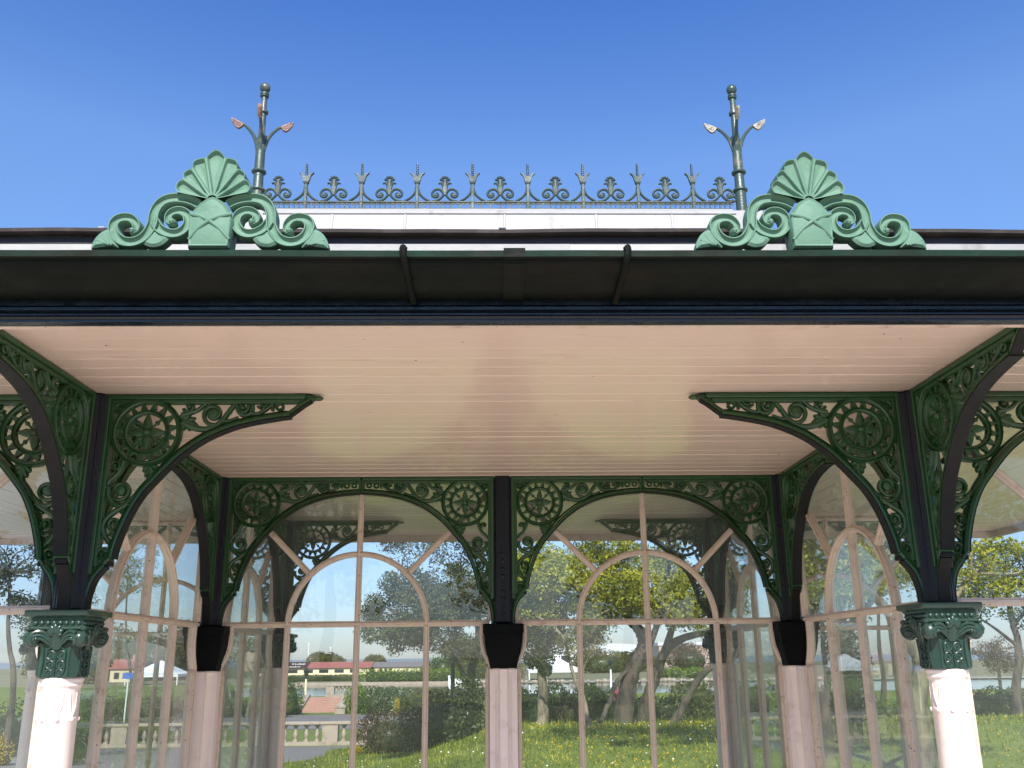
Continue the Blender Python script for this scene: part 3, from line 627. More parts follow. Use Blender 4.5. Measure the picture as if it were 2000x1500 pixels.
def scrollu():
    b=MB(); f=XZ
    b.prism([(-.003,2.415),(-.010,2.440),(-.012,2.465),(.012,2.465),(.010,2.440),(.003,2.415)],f,-.0075,.0075)
    for s in (-1,1):
        b.sweep(crom([(s*.072,2.377),(s*.050,2.380),(s*.030,2.390),(s*.012,2.408),(s*.003,2.428)],5),.0074,OCT,f,.008)
        b.sweep(crom([(s*.006,2.418),(s*.014,2.436),(s*.028,2.448),(s*.046,2.4495),(s*.062,2.440),(s*.070,2.424),(s*.066,2.408),(s*.053,2.4015),(s*.040,2.407),(s*.037,2.418),(s*.044,2.425),(s*.050,2.421)],5),wl(56,.0082,.0060),OCT,f,.0075)
        b.ell((s*.049,0,2.414),.0115,.009,.0115,8)
        b.sweep(crom([(s*.006,2.455),(s*.012,2.475),(s*.024,2.4865),(s*.036,2.4825)],5),wl(16,.0092,.004),OCT,f,.0065)
        b.sweep(crom([(s*.004,2.462),(s*.010,2.484),(s*.017,2.4935)],4),wl(9,.008,.004),OCT,f,.006)
        b.ell((s*.020,0,2.508),.0105,.009,.0080,8); b.ell((s*.011,0,2.519),.0095,.009,.0085,8)
    b.box(-.012,.012,-.007,.007,2.492,2.498,.002); b.ell((0,0,2.523),.008,.008,.009,8); b.box(-.016,.016,-.006,.006,2.502,2.508,.002); b.box(-.007,.007,-.006,.006,2.46,2.505,.002)
    return b
SP=spike().mesh('spike','iron',35); SU=scrollu().mesh('scroll','iron',35)
step=.3015
for i in range(8):
    ob('spike',SP,None,cro,TR(-1.0555+i*step,D))
for i in range(9): ob('scroll',SU,None,cro,TR(-1.0555-step/2+i*step,D,0,0,(.98,1,1)))
b=MB(); f=lambda u,v,w_:(u,D-w_,v)
for s in (-1,1):
    b=MB(); b.sweep([(s*x,z) for x,z in crom([(1.232,2.385),(1.246,2.402),(1.268,2.410),(1.286,2.400),(1.288,2.386),(1.276,2.380),(1.268,2.388)],5)],.005,OCT,f,.007); ob('end_scroll',b,'iron',cro)

# --- corner finials
def finial_pole():
    b=MB(); b.lathe([(.030,2.25),(.030,2.42),(.030,2.438),(.040,2.441),(.040,2.449),(.030,2.452),(.0275,2.46),(.026,2.545),(.038,2.548),(.040,2.553),(.038,2.559),(.0265,2.562),(.0265,2.60),(.025,2.72),(.0225,2.76),(.0175,2.80),(.0168,2.915),(.0265,2.918),(.0270,2.926),(.0265,2.931),(.0160,2.934),(.0152,3.020),(.024,3.022),(.0245,3.028),(.020,3.031),(.0245,3.034),(.0245,3.042),(.018,3.046),(.014,3.052)],18)
    b.ell((0,0,3.079),.0295,.0295,.031,16); return b
def finial_arm(mat):
    b=MB(); pts=crom([(.012,0,2.665),(.022,0,2.715),(.040,0,2.768),(.070,0,2.812),(.100,0,2.838),(.130,0,2.852),(.158,0,2.868)],5)
    b.tube(pts,wl(len(pts),.012,.0062),8)
    l=MB(); F_=lambda u,v,w_:(u,-w_,v)
    sh_=[(.098,2.838),(.112,2.820),(.126,2.812),(.138,2.818),(.150,2.832),(.162,2.850),(.168,2.872),(.150,2.866),(.128,2.855)]
    l.prism(sh_,F_,-.010,.010)
    for q in (-.0105,.0105):
        l.tube([(p[0],q,p[1]) for p in spiral(.126,2.832,.013,.004,-20,420,18)],.0026,5); l.tube([(.140,q,2.832),(.152,q,2.848),(.160,q,2.864)],.0024,5); l.tube([(.132,q,2.848),(.146,q,2.856),(.160,q,2.866)],.002,5)
    return b,l
FP=finial_pole().mesh('finial','finial',35); fa,fl=finial_arm(0); FA=fa.mesh('arm','finial',40); FLR=fl.mesh('leaf','rustleaf',35); FLP=fl.mesh('leaf','paleleaf',35)
for s,(fm,lab) in ((-1,(FLR,'finial with rusty pink leaf tips')),(1,(FLP,'finial with flaking white leaf tips'))):
    Tm=TR(s*1.3155,D,0,8 if s<0 else -8); p=ob('finial',FP,None,sh,Tm,lab)
    for a in (0,90,180,270):
        Ta=Tm@Matrix.Rotation(R(a),4,'Z'); q=ob('arm',FA,None,p,Ta); ob('leaf',fm,None,q,Ta)

# --- shell (palmette) ornaments on the gutter
def zl(Xp,Yp): return ((Xp/3.636-268-.107*(207-Yp/3.636))*.001258,(207-Yp/3.636)*.00142)
def sm0(t): t=max(0,min(1,t)); return t*t*(3-2*t)
def shell():
    b=MB(); cx,cz=0.0,.126
    lobes=[(0,.1385),(23,.121),(42,.106),(62,.100)]; val=[(12,.1165),(33.5,.1005),(53,.094),(77,.088)]
    def rim(th):
        a=abs(th); e=0
        for k,(c,r) in enumerate(lobes):
            lo=val[k-1][0] if k else -val[0][0]; hi=val[k][0]
            if a<=hi or k==3:
                if k==0: t=a/hi; r0=val[0][1]; rr=lerp(r,r0,t**1.5)
                else:
                    cc=(lo+hi)/2-.5
                    t=(a-cc)/((hi-lo)/2); t=max(-1,min(1,t)); rv=val[k-1][1] if t<0 else val[k][1]
                    rr=lerp(r,rv*1.0,abs(t)**2.3)
                edge=min(abs(a-lo) if k else 99,abs(hi-a)); return rr,edge,(a-(0 if k==0 else (lo+hi)/2))/((hi-lo)/2 if k else hi)
    NT=240; NR=46; v=[];f=[]
    for i in range(NT+1):
        th=-77+154*i/NT; rr,edge,t=rim(th)
        for j in range(NR+1):
            q=j/NR; r=lerp(.012,rr,q)
            eg=R(edge)*r; od=max(0,rr-r); d=(max(eg,1e-5)**-2+max(od,1e-5)**-2)**-.5
            rd=.0105; h=-(.0075*sm0((d-.0022)/.0038)+.0045*min(1,d/.014))
            v.append((cx+r*math.sin(R(th)),-(.020+h+rd),cz+r*math.cos(R(th))))
    for i in range(NT):
        for j in range(NR):
            a=i*(NR+1)+j; f.append((a,a+1,a+NR+2,a+NR+1))
    o=len(v); ring=[i*(NR+1)+NR for i in range(NT+1)]
    for k in ring: p=v[k]; v.append((p[0]*1.0,-.016,p[2])); 
    for k in ring: p=v[k]; v.append((p[0]*1.01,.024,cz+(p[2]-cz)*1.005))
    n=NT+1
    for i in range(NT):
        f.append((ring[i],ring[i+1],o+i+1,o+i)); f.append((o+i,o+i+1,o+n+i+1,o+n+i))
    f.append(tuple(o+n+i for i in range(n))); b.add(v,f); return b
CH=[(-1,-1),(-1,.55),(-.88,.85),(-.72,.85),(-.58,.55),(-.3,.42),(0,.40),(.3,.42),(.58,.55),(.72,.85),(.88,.85),(1,.55),(1,-1)]
def scrolls(s):
    b=MB(); fn=lambda u,v,w_:(u*s,-w_,v)
    A=[zl(*p) for p in ((905,445),(860,420),(800,403),(730,398),(665,412),(615,450),(585,510),(572,580),(540,640),(490,685),(425,705),(360,695),(312,655),(296,600),(318,555),(365,535),(420,540),(455,575),(458,615),(435,628))]
    A=[(-abs(x),z) for x,z in A]
    c=crom(A,6); n=len(c); b.sweep(c,[lerp(.0125,.0135,min(1,i/20)) if i<n*.72 else lerp(.0135,.0085,(i-n*.72)/(n*.28)) for i in range(n)],CH,fn,[.021]*n)
    Bq=[(-abs(x),z) for x,z in [zl(*p) for p in ((590,560),(612,600),(650,628),(705,645),(760,638),(806,605),(826,560),(815,512),(775,488),(730,490),(695,512),(685,550),(712,565))]]
    c=crom(Bq,6); n=len(c); b.sweep(c,[.0125 if i<n*.6 else lerp(.0125,.009,(i-n*.6)/(n*.4)) for i in range(n)],CH,fn,[.0202]*n)
    for x,z,r in ((c[-1][0],c[-1][1],.010),): b.ell((x*s,-.003,z),r,.0215,r,10)
    x,z=A[-1]; b.ell((x*s,-.003,z),.010,.0218,.010,10)
    return b
def leaves(s,which):
    b=MB(); fn=lambda u,v,w_:(u*s,-w_,v)
    def pad(P,d0,d1,bul):
        P=[(-abs(x),z) for x,z in [zl(*p) for p in P]]; P=crom(P+[P[0]],4)[:-1]; n=len(P); cx=sum(p[0] for p in P)/n; cz=sum(p[1] for p in P)/n
        v=[fn(x,z,d0) for x,z in P]+[fn(x,z,d1) for x,z in P]+[fn(lerp(x,cx,.35),lerp(z,cz,.35),d1+bul) for x,z in P]
        f=[tuple(range(n))]+[(i,(i+1)%n,n+(i+1)%n,n+i) for i in range(n)]+[(n+i,n+(i+1)%n,2*n+(i+1)%n,2*n+i) for i in range(n)]+[tuple(range(2*n,3*n))]; b.add(v,f)
    if which:
        pad(((140,745),(150,705),(180,660),(225,625),(285,608),(300,650),(330,700),(330,738),(270,728)),-.018,.010,.006)
        for P in (((255,640),(270,690),(285,728)),((215,655),(235,690),(275,722)),((178,690),(215,706),(270,724))):
            b.tube([fn(-abs(zl(*p)[0]),zl(*p)[1],.0145) for p in P],.0022,5)
    else: pad(((495,712),(520,690),(555,655),(590,625),(620,652),(690,668),(660,705),(620,728),(560,735)),-.017,.011,.005)
    return b
def shield():
    b=MB(); P=[(-.054,-.002),(-.057,.045),(-.058,.080),(-.050,.104),(-.032,.128),(-.012,.143),(0,.147),(.012,.143),(.032,.128),(.050,.104),(.058,.080),(.057,.045),(.054,-.002)]
    P=[(x*.92,z*.94) for x,z in P]
    n=len(P); L=[(1,-.026),(1,.022),(.93,.030),(.86,.0285),(.5,.036)]
    v=[];f=[]
    for k,(sc_,d) in enumerate(L): v+=[(x*sc_,-d,.06+(z-.06)*sc_) for x,z in P]
    f.append(tuple(range(n)))
    for k in range(len(L)-1): f+=[(k*n+i,k*n+(i+1)%n,k*n+n+(i+1)%n,k*n+n+i) for i in range(n)]
    f.append(tuple((len(L)-1)*n+i for i in range(n))); b.add(v,f)
    for s in (-1,1): b.tube([(-s*.050,-.028,.088),(-s*.022,-.034,.078),(0,-.0375,.066),(s*.026,-.0345,.046),(s*.049,-.027,.020)],[.0045,.0048,.005,.0048,.004],8)
    return b
SHm=shell().mesh('shell','acro',35); SCR=[scrolls(s).mesh('scroll','acro',32) for s in (1,-1)]; LFm=[[leaves(s,q).mesh('leaf','acro',25) for q in (0,1)] for s in (1,-1)]; SDm=shield().mesh('shell_ornament','acro',28)
for x in (-.741,.745):
    Tm=TR(x,YF-.108,.966); p=ob('shell_ornament',SDm,None,sh,Tm); ob('shell',SHm,None,p,Tm)
    for k in (0,1): ob('scroll',SCR[k],None,p,Tm); ob('leaf',LFm[k][0],None,p,Tm); ob('leaf',LFm[k][1],None,p,Tm)
b=MB(); b.box(-XE-.3,XE+.3,-.3,2*D+.3,-1.80,FL-.003,.01); ob('plinth',b,'paving',sh)

#GARDEN
# ------------------------------------------------------------------ terrain
def sm(t): t=max(0,min(1,t)); return t*t*(3-2*t)
def hgt(x,y):
    base=-1.70-max(0,min(1,(y-4.6)/25.3))*1.02-max(0,min(1,(y-30)/27))*.38
    mound=.86*sm((x+2.6)/3.2)*sm((y-6)/9)*(1-sm((y-20)/16))
    z=base+mound
    if y>57: z=lerp(z,-2.33,sm((y-57.7)/2.4))
    if 62<y<98.5: z=-3.3 if x>-23.5 else -2.36-(y-62)*.001
    if y>=98.5: z=-2.38-(y-98.5)*.0012
    return z
def gp(px,py,d):                     # the ground straight below a sight line's point
    p=at(px,py,d); return Vector((p.x,p.y,hgt(p.x,p.y)))
xs=[-400,-200,-120,-80,-60,-45]+[-36+1.0*i for i in range(73)]+[45,60,80,120,200,400]
ys=[4.6+.8*i for i in range(34)]+[32,33,34,36,38,40,43,46,50,54,56.9]+[57.1+.4*i for i in range(7)]+[61.9,62.02,62.1,80,98.4,98.5,98.6,104,112,125,150,200,300,420]
def grid(xs,ys,dz=0,f=hgt):
    b=MB(); n=len(ys); b.add([(x,y,f(x,y)+dz) for x in xs for y in ys],[(i*n+j,(i+1)*n+j,(i+1)*n+j+1,i*n+j+1) for i in range(len(xs)-1) for j in range(n-1)]); return b
ob('lawn',grid(xs,[y for y in ys if y<98.45]),'lawn',kind='structure',angle=80,fix=False)
ob('far_shore',grid(xs,[y for y in ys if y>98.45]),'shore',kind='structure',angle=80,fix=False)
b=MB(); b.box(-400,400,-9,4.58,-1.95,-1.702,.0); ob('paving',b,'paving',kind='structure')
b=MB(); b.box(-23.7,160,61.6,98.9,-3.4,-2.56,0); ob('lake',b,'lake',kind='structure',angle=0)
b=MB(); b.add([(-9000,419,-2.80),(9000,419,-2.80),(9000,12000,-2.80),(-9000,12000,-2.80)],[(0,1,2,3)]); ob('sea',b,'sea',kind='structure',angle=0)
b=MB(); b.box(-400,400,-9000,-9.01,-2.2,-1.705,0); ob('ground',b,'lawn',kind='structure')
def edge(y): return -4.95+.05*(y-18)+.25*math.sin(y*.9)
ps=[-34,-30,-26,-22,-18,-15,-12,-10,-8,-7,-6]
b=MB(); yy=[16.5+.5*i for i in range(26)]; n=len(yy)
rows=[[(lerp(-34,edge(y),i/14),y) for y in yy] for i in range(15)]
b.add([(x,y,hgt(x,y)+.012) for r in rows for x,y in r],[(i*n+j,(i+1)*n+j,(i+1)*n+j+1,i*n+j+1) for i in range(14) for j in range(n-1)]); ob('garden_path',b,'asphalt',kind='structure',angle=80,fix=False)
ob('lower_path',grid([-40+2*i for i in range(19)],[39,42,45,48,51,53.5],.015),'asphalt',kind='structure',angle=80,fix=False)

# ------------------------------------------------------------------ plants
def leafcloud(b,c,r,n,size,shell=.45,flat=1.0,asp=.55,up=.35):
    for _ in range(n):
        while True:
            d=Vector((random.gauss(0,1),random.gauss(0,1),random.gauss(0,1)))
            if d.length>.01: break
        d.normalize(); k=lerp(shell,1.06,random.random()**.6)
        p=Vector((c[0]+d.x*r[0]*k,c[1]+d.y*r[1]*k,c[2]+d.z*r[2]*k))
        q=Vector((random.gauss(0,1),random.gauss(0,1),random.gauss(0,1)+up)); q.normalize()
        t=q.cross(Vector((random.gauss(0,1),random.gauss(0,1),random.gauss(0,1)))); t.normalize(); s=q.cross(t)
        L=size*random.uniform(.6,1.3); w_=L*asp
        o=len(b.v); e=p+q*L*.12
        b.v+= [tuple(p-t*L*.5),tuple(e+s*w_*.5),tuple(p+t*L*.5),tuple(e-s*w_*.5)]; b.f.append((o,o+1,o+2,o+3))
def blobs(b,c,r,k,br,n,size,**kw):
    # k leaf clumps of radius about br spread through an ellipsoid, with gaps between them
    cs=[]
    for _ in range(k):
        d=Vector((random.gauss(0,1),random.gauss(0,1),random.gauss(0,1))).normalized()*random.random()**.4
        cc=(c[0]+d.x*r[0],c[1]+d.y*r[1],c[2]+d.z*r[2]); q=br*random.uniform(.6,1.35); cs.append((cc,q))
        leafcloud(b,cc,(q,q,q*.72),int(n*random.uniform(.7,1.2)),size,.2,**kw)
    return cs
def twig(b,p,q,r,sag=.12):
    p=Vector(p); q=Vector(q); L=(q-p).length; j=lambda:Vector((random.uniform(-1,1),random.uniform(-1,1),random.uniform(-.6,1)))*L*sag
    b.tube(crom([tuple(p),tuple(p.lerp(q,.35)+j()),tuple(p.lerp(q,.7)+j()),tuple(q)],3),wl(10,r,r*.3),5)
def limb(b,pts,r0,r1,n=7):
    r0*=.66; r1*=.62
    c=crom([tuple(p) for p in pts],5)
    c=[(x+random.uniform(-1,1)*r1*.25,y+random.uniform(-1,1)*r1*.25,z) for x,y,z in c]
    b.tube(c,[lerp(r0,r1,(i/(len(c)-1))**.7)*random.uniform(.96,1.05) for i in range(len(c))],n); return c
def tree(name,base,label,cat,group,bark,limbs,crown,leafm,tw=40,extra=None):
    root=empty(name,base,label,cat,group); T=Matrix.Translation(base)
    inv=lambda p:tuple(Vector(p)-Vector(base))
    t=MB(); ends=[]
    for pts,r0,r1 in limbs:
        c=limb(t,[inv(p) for p in pts],r0,r1); ends+=[Vector(p) for p in c[len(c)//2:]]
    ob('trunk',t,bark,root,T,angle=60)
    cr=MB(); cs=[]
    for (c,r,k,br,n,size,kw) in crown: cs+=blobs(cr,inv(c),r,k,br,n,size,**kw)
    tb=MB()
    for cc,q in random.sample(cs,min(tw,len(cs))):
        cc=Vector(cc); e=min(ends,key=lambda e:(e-cc).length); twig(tb,e,cc,.022); 
        for _ in range(2): twig(tb,cc,cc+Vector((random.uniform(-1,1),random.uniform(-1,1),random.uniform(-.5,1)))*q,.008)
    if tb.v: ob('twigs',tb,bark,root,T,angle=0,fix=False)
    ob('crown',cr,leafm,root,T,angle=0,fix=False)
    if extra:
        for nm,b,mt in extra: ob(nm,b,mt,root,T,angle=0,fix=False)
    return root
def bush(name,base,r,label,cat,mt,group=None,n=900,size=.10,core='lf_dark',k=9,up=.4,spiky=False):
    b=MB(); br=min(r)*.55
    for i in range(k):
        d=Vector((random.gauss(0,1),random.gauss(0,1),abs(random.gauss(0,.8)))).normalized()*.62
        leafcloud(b,(d.x*r[0],d.y*r[1],r[2]*.42+d.z*r[2]*.62),(r[0]*.5,r[1]*.5,r[2]*.45),n//k,size,.45,up=up)
    leafcloud(b,(0,0,r[2]*.5),(r[0]*.95,r[1]*.95,r[2]*.6),n//2,size,.8,up=up)
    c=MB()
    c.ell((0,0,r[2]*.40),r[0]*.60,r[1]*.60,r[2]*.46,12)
    root=empty(name,base,label,cat,group); T=Matrix.Translation(base)
    ob('foliage',b,mt,root,T,angle=0,fix=False); ob('inner_growth',c,core,root,T); return root

D4=20
# T4: the big spreading tree with yellow green spring leaves
P=lambda x,y,d=20: at(x,y,d)
base=gp(1215,1420,20)
tree('spreading_tree',base,'big forking tree with yellow green spring leaves on the grass bank','tree','garden trees','bark',
 [([base-Vector((0,0,.1)),P(1222,1370),P(1236,1310),P(1258,1262),P(1250,1232),P(1228,1205),P(1205,1160,20.4),P(1185,1090,20.6)],.36,.10),
  ([P(1250,1290,20),P(1268,1258,19.9),P(1282,1225,19.8),P(1296,1170,19.6),P(1310,1080,19.5)],.17,.06),
  ([gp(1255,1415,20.6)-Vector((0,0,.1)),P(1262,1370,20.5),P(1285,1310,20.4),P(1300,1272,20.3),P(1330,1248,20.2),P(1378,1234,20.1),P(1425,1215,20)],.24,.09),
  ([P(1298,1275,20.3),P(1310,1235,20.2),P(1322,1200,20.1),P(1345,1130,20)],.15,.05),
  ([P(1240,1300),P(1205,1330,19.8),P(1190,1372,19.7),gp(1168,1408,19.6)],.06,.085),
  ([gp(1310,1425,19.5)-Vector((0,0,.05)),P(1332,1385,19.5),P(1348,1352,19.5),P(1372,1318,19.5),P(1398,1298,19.5),P(1450,1275,19.5)],.13,.10),
  ([P(1380,1316,19.5),P(1392,1280,19.5),P(1400,1245,19.5)],.03,.015),
  ([P(1228,1205),P(1150,1180,20.5),P(1080,1150,20.7)],.07,.03),([P(1205,1160),P(1260,1110,20.5)],.06,.03)],
 [(P(1215,1130,20.3),(2.45,1.7,.85),110,.31,230,.075,{}),(P(1140,1190,20.1),(1.5,1.1,.40),40,.27,190,.075,{}),(P(1060,1120,20.5),(1.0,1.0,.6),30,.28,180,.075,{}),(P(1330,1185,20),(1.3,.9,.40),40,.26,190,.075,{}),(P(1040,1205,20.4),(.9,.8,.32),22,.22,150,.06,{}),(P(1135,1250,20),(.55,.4,.30),13,.17,110,.055,{}),(P(1400,1160,20),(.7,.7,.5),20,.24,160,.07,{}),(P(1230,1000,20.6),(2.9,2.3,1.15),45,.45,110,.10,{}),(P(1370,1228,19.8),(.5,.4,.12),5,.16,60,.07,{})],
 'lf_yellow',60)
# T2: ivy clad tree
base=gp(1058,1410,20.2)
iv=MB()
for q,(x,y,r) in enumerate(((1050,1245,.34),(1075,1262,.30),(1032,1262,.28),(1060,1285,.27),(1042,1225,.3),(1088,1240,.22),(1040,1290,.18),(1066,1308,.14),(1030,1232,.2))):
    leafcloud(iv,tuple(P(x,y,20.1)-base),(r,r,r*.9),420,.075,.3)
tree('ivy_clad_tree',base,'tree with pale flaking trunk and dark ivy beside the spreading tree','tree','garden trees','barkpale',
 [([base-Vector((0,0,.1)),P(1060,1385,20.2),P(1060,1340,20.2),P(1056,1290,20.2),P(1052,1240,20.2),P(1040,1190,20.2),P(1030,1120,20.2)],.21,.09),
  ([P(1058,1290,20.2),P(1085,1240,20.1),P(1100,1190,20)],.07,.03)],
 [(P(1030,1170,20.2),(.8,.9,.6),46,.24,150,.06,{}),(P(1020,1235,20.1),(.35,.4,.25),10,.2,120,.055,{})],'lf_olive',40,[('ivy',iv,'lf_dark')])
# T3: thin pale tree
base=gp(1150,1398,18.2)
tree('slender_tree',base,'slender pale tree leaning left beside the ivy clad trunk','tree','garden trees','barkpale',
 [([base,P(1140,1365,18.2),P(1126,1335,18.2),P(1115,1300,18.2),P(1108,1270,18.2),P(1098,1243,18.2),P(1078,1222,18.3),P(1050,1205,18.4)],.075,.035),
  ([P(1100,1245,18.2),P(1118,1225,18.1),P(1150,1212,18),P(1190,1190,18)],.04,.015),([P(1128,1340,18.2),P(1150,1280,18),P(1168,1240,18)],.025,.01)],
 [(P(1130,1225,18.1),(.72,.5,.24),22,.17,90,.05,{}),(P(1160,1262,18),(.25,.3,.26),13,.14,80,.045,{}),(P(1110,1262,18.1),(.2,.2,.16),6,.12,60,.045,{})],'lf_olive',40)
# T1: evergreen oak in the left window
base=gp(912,1436,22)
und=MB()
for x,y,r in ((905,1400,.42),(915,1370,.40),(900,1425,.38),(925,1410,.4),(915,1345,.32)): leafcloud(und,tuple(P(x,y,21.7)-base),(r,r,r),420,.09,.3)
tree('evergreen_oak',base,'dark evergreen tree with a forked trunk at the edge of the garden path','tree','garden trees','bark',
 [([base-Vector((0,0,.1)),P(915,1400,22),P(922,1360,22),P(920,1320,22),P(928,1280,22),P(935,1240,22),P(930,1190,22),P(900,1120,22.2)],.26,.09),
  ([P(915,1345,22),P(902,1310,21.9),P(888,1285,21.8),P(880,1265,21.8),P(845,1235,21.8),P(790,1205,21.8)],.10,.03),
  ([P(930,1200,22),P(860,1160,22),P(790,1140,22)],.07,.02),([P(935,1230,22),P(970,1180,22),P(980,1100,22)],.08,.03)],
 [(P(845,1180,22),(1.45,1.2,.95),105,.29,260,.062,{}),(P(790,1240,21.8),(.95,.7,.30),34,.24,200,.06,{}),(P(905,1262,21.7),(.55,.5,.26),22,.22,190,.06,{}),(P(960,1130,22),(.9,1.2,1.0),34,.32,220,.062,{}),(P(860,1030,22.3),(1.7,1.6,.9),40,.42,200,.08,{}),(P(728,1215,21.8),(.34,.4,.26),12,.18,130,.055,{})],
 'lf_oak',60,[('undergrowth',und,'lf_dark')])
base=gp(885,1400,25)
tree('budding_tree',base,'olive budding tree just behind the dark evergreen','tree','garden trees','bark',
 [([base,P(885,1300,25),P(890,1220,25),P(900,1120,25)],.12,.04)],[(P(895,1165,25),(.95,.8,.66),50,.27,170,.065,{})],'lf_yellow',34)
# trees seen through the side screens
base=gp(1800,1500,12.3)
tree('pale_barked_tree',base,'pale trunked tree near the glazed right side of the shelter','tree','garden trees','barkpale',
 [([base-Vector((0,0,.2)),P(1795,1430,12.2),P(1790,1370,12.2),P(1800,1300,12.2),P(1788,1270,12.2),P(1760,1225,12.3),P(1715,1170,12.5),P(1660,1100,12.7)],.29,.08),
  ([P(1798,1300,12.2),P(1815,1250,12.1),P(1850,1190,12),P(1900,1120,12)],.11,.05)],
 [(P(1660,1110,12.6),(1.0,.9,.55),34,.22,120,.06,{}),(P(1950,1120,12.2),(.75,.9,.42),26,.20,110,.06,{}),(P(1780,1000,12.5),(1.5,1.3,.7),26,.3,110,.07,{}),((2.6,8.6,3.6),(2.4,1.8,.5),62,.42,140,.09,{})],'lf_yellow',44)  # last clump group: unseen crown added to throw dappled shade on the lawn
base=gp(1655,1450,15.5)
iv=MB()
for x,y,r in ((1655,1330,.34),(1660,1380,.32),(1650,1280,.34),(1640,1235,.36),(1668,1300,.3)): leafcloud(iv,tuple(P(x,y,15.4)-base),(r,r,r*1.1),420,.07,.4)
tree('leaning_ivy_tree',base,'dark ivy covered tree close behind the right side screen','tree','garden trees','bark',
 [([base-Vector((0,0,.1)),P(1660,1380,15.5),P(1652,1310,15.5),P(1640,1240,15.5),P(1625,1160,15.6),P(1610,1080,15.7)],.34,.14),([P(1645,1250,15.5),P(1690,1190,15.4),P(1730,1140,15.3)],.14,.05),([P(1635,1220,15.5),P(1590,1180,15.4),P(1560,1150,15.3)],.12,.04)],
 [(P(1620,1125,15.6),(.95,1.0,.6),40,.24,190,.06,{}),(P(1720,1130,15.4),(.6,.8,.45),20,.22,170,.06,{}),(P(1570,1165,15.4),(.4,.5,.3),10,.18,140,.055,{}),(P(1650,1010,15.7),(1.5,1.4,.8),30,.36,170,.08,{})],'lf_yellow',44,[('ivy',iv,'lf_dark')])
base=gp(1990,1400,26)
tree('dark_spreading_tree',base,'dark branching tree beyond the clipped hedge on the right','tree','garden trees','bark',
 [([base,P(1985,1340,26),P(1990,1270,26),P(1975,1200,26),P(1960,1120,26)],.24,.10),([P(1985,1260,26),P(1940,1225,26),P(1900,1200,26)],.09,.03),([P(1980,1220,26),P(2040,1150,26)],.1,.04)],
 [(P(1965,1140,26),(1.9,1.5,1.2),60,.36,120,.09,{})],'lf_dark',44)
base=gp(1955,1350,40)
tree('bare_tree',base,'brownish budding tree behind the clipped hedge on the right','tree','garden trees','bark',
 [([base,P(1950,1310,40),P(1950,1270,40)],.16,.05)],[(P(1948,1285,40),(1.2,1,.75),34,.30,90,.09,{})],'lf_brown',30)
for k,(x,y,d,rx,rz,lab) in enumerate(((1610,1120,21,1.3,1.1,'tree with sparse olive leaves beyond the right side screen'),(1720,1060,27,1.6,1.4,'taller olive tree farther back beyond the right side screen'),(20,1120,24,1.9,1.3,'silvery olive tree beyond the left front screen'),(250,1110,46,1.9,1.3,'olive tree standing past the balustrade on the left'),(120,1210,30,1.3,.9,'low olive tree beside the left hedge'))):
    base=gp(x,1400,d)
    tree('olive_leaved_tree',base,lab,'tree','garden trees','bark',[([base,P(x+6,1330,d),P(x-4,1240,d),P(x,y,d)],.16,.05)],[(P(x,y,d),(rx,rx,rz),38,.34,110,.09,{})],'lf_olive' if k!=2 else 'lf_dark',34)

# the wood facing the shelter: it shows as reflections in the glass
b=MB()
for i in range(15):
    x=-42+i*6+random.uniform(-1.5,1.5); y=-34+random.uniform(-4,4); h=random.uniform(2.6,5)
    b.tube([(x,y,-1.8),(x+.2,y,h*.5),(x,y,h)],[.3,.2,.1],6); blobs(b,(x,y,h),(3.4,3,2.6),16,1.15,110,.42)
ob('wood',b,'lf_olive',kind='stuff',angle=0,fix=False)
# hedges and shrubs
def hedge(p0,p1,h,th,label,mt,n=2500,size=.10,cat='hedge',group=None):
    b=MB(); p0=Vector(p0); p1=Vector(p1); L=(p1-p0).length; k=max(2,int(L/(th*.7)))
    c0=(p0+p1)/2; root=empty('hedge',c0,label,cat,group); T=Matrix.Translation(c0)
    for i in range(k+1):
        q=p0.lerp(p1,i/k)-c0; leafcloud(b,(q.x,q.y,q.z+h*.5),(th*.62,th*.5,h*.58*random.uniform(.9,1.1)),n//k,size,.7,up=.4)
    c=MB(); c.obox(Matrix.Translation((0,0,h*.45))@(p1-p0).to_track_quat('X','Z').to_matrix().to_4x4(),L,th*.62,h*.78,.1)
    ob('foliage',b,mt,root,T,angle=0,fix=False); ob('inner_growth',c,'lf_dark',root,T); return root
hedge(gp(1900,1400,30),gp(2120,1400,30),1.0,.9,'dark clipped hedge on the right of the lawn','lf_dark',5200,.09)
hedge(gp(1010,1400,24)+Vector((0,1.5,-.2)),gp(1160,1400,24)+Vector((0,1.5,-.2)),.95,.9,'dark hedge behind the ivy clad tree','lf_mid',3200,.09)
hedge(gp(1150,1400,25)+Vector((0,.6,-.2)),gp(1330,1400,25)+Vector((0,.6,-.3)),.82,.8,'dark hedge behind the spreading tree','lf_dark',3200,.09)
hedge(gp(1345,1400,26),gp(1500,1400,26),.9,1.0,'olive hedge right of the spreading tree','lf_olive',3200,.09)
hedge(gp(715,1328,106),gp(880,1328,106),1.25,1.6,'bright yellow green hedge on the far lake shore','lf_bright',2600,.22)
hedge(gp(560,1330,112),gp(700,1330,112),.7,1.4,'low olive hedge in front of the red roofed building','lf_olive',1200,.22)
hedge(gp(890,1330,118),gp(1010,1330,118),1.5,2.0,'olive hedge at the far shore beside the bright one','lf_olive',1500,.25)
hedge(gp(60,1400,36),gp(330,1400,36),.75,1.0,'low olive hedge along the left lawn','lf_olive',3000,.10)
def bs(px,d,r,*a,**k): 
    p=gp(px,1400,d); return bush('shrub',p,r,*a,group='garden shrubs',**k)
bs(760,27.5,(1.0,.8,1.0),'brown leaved bush at the end of the balustrade','shrub','lf_brown',n=2200,size=.085)
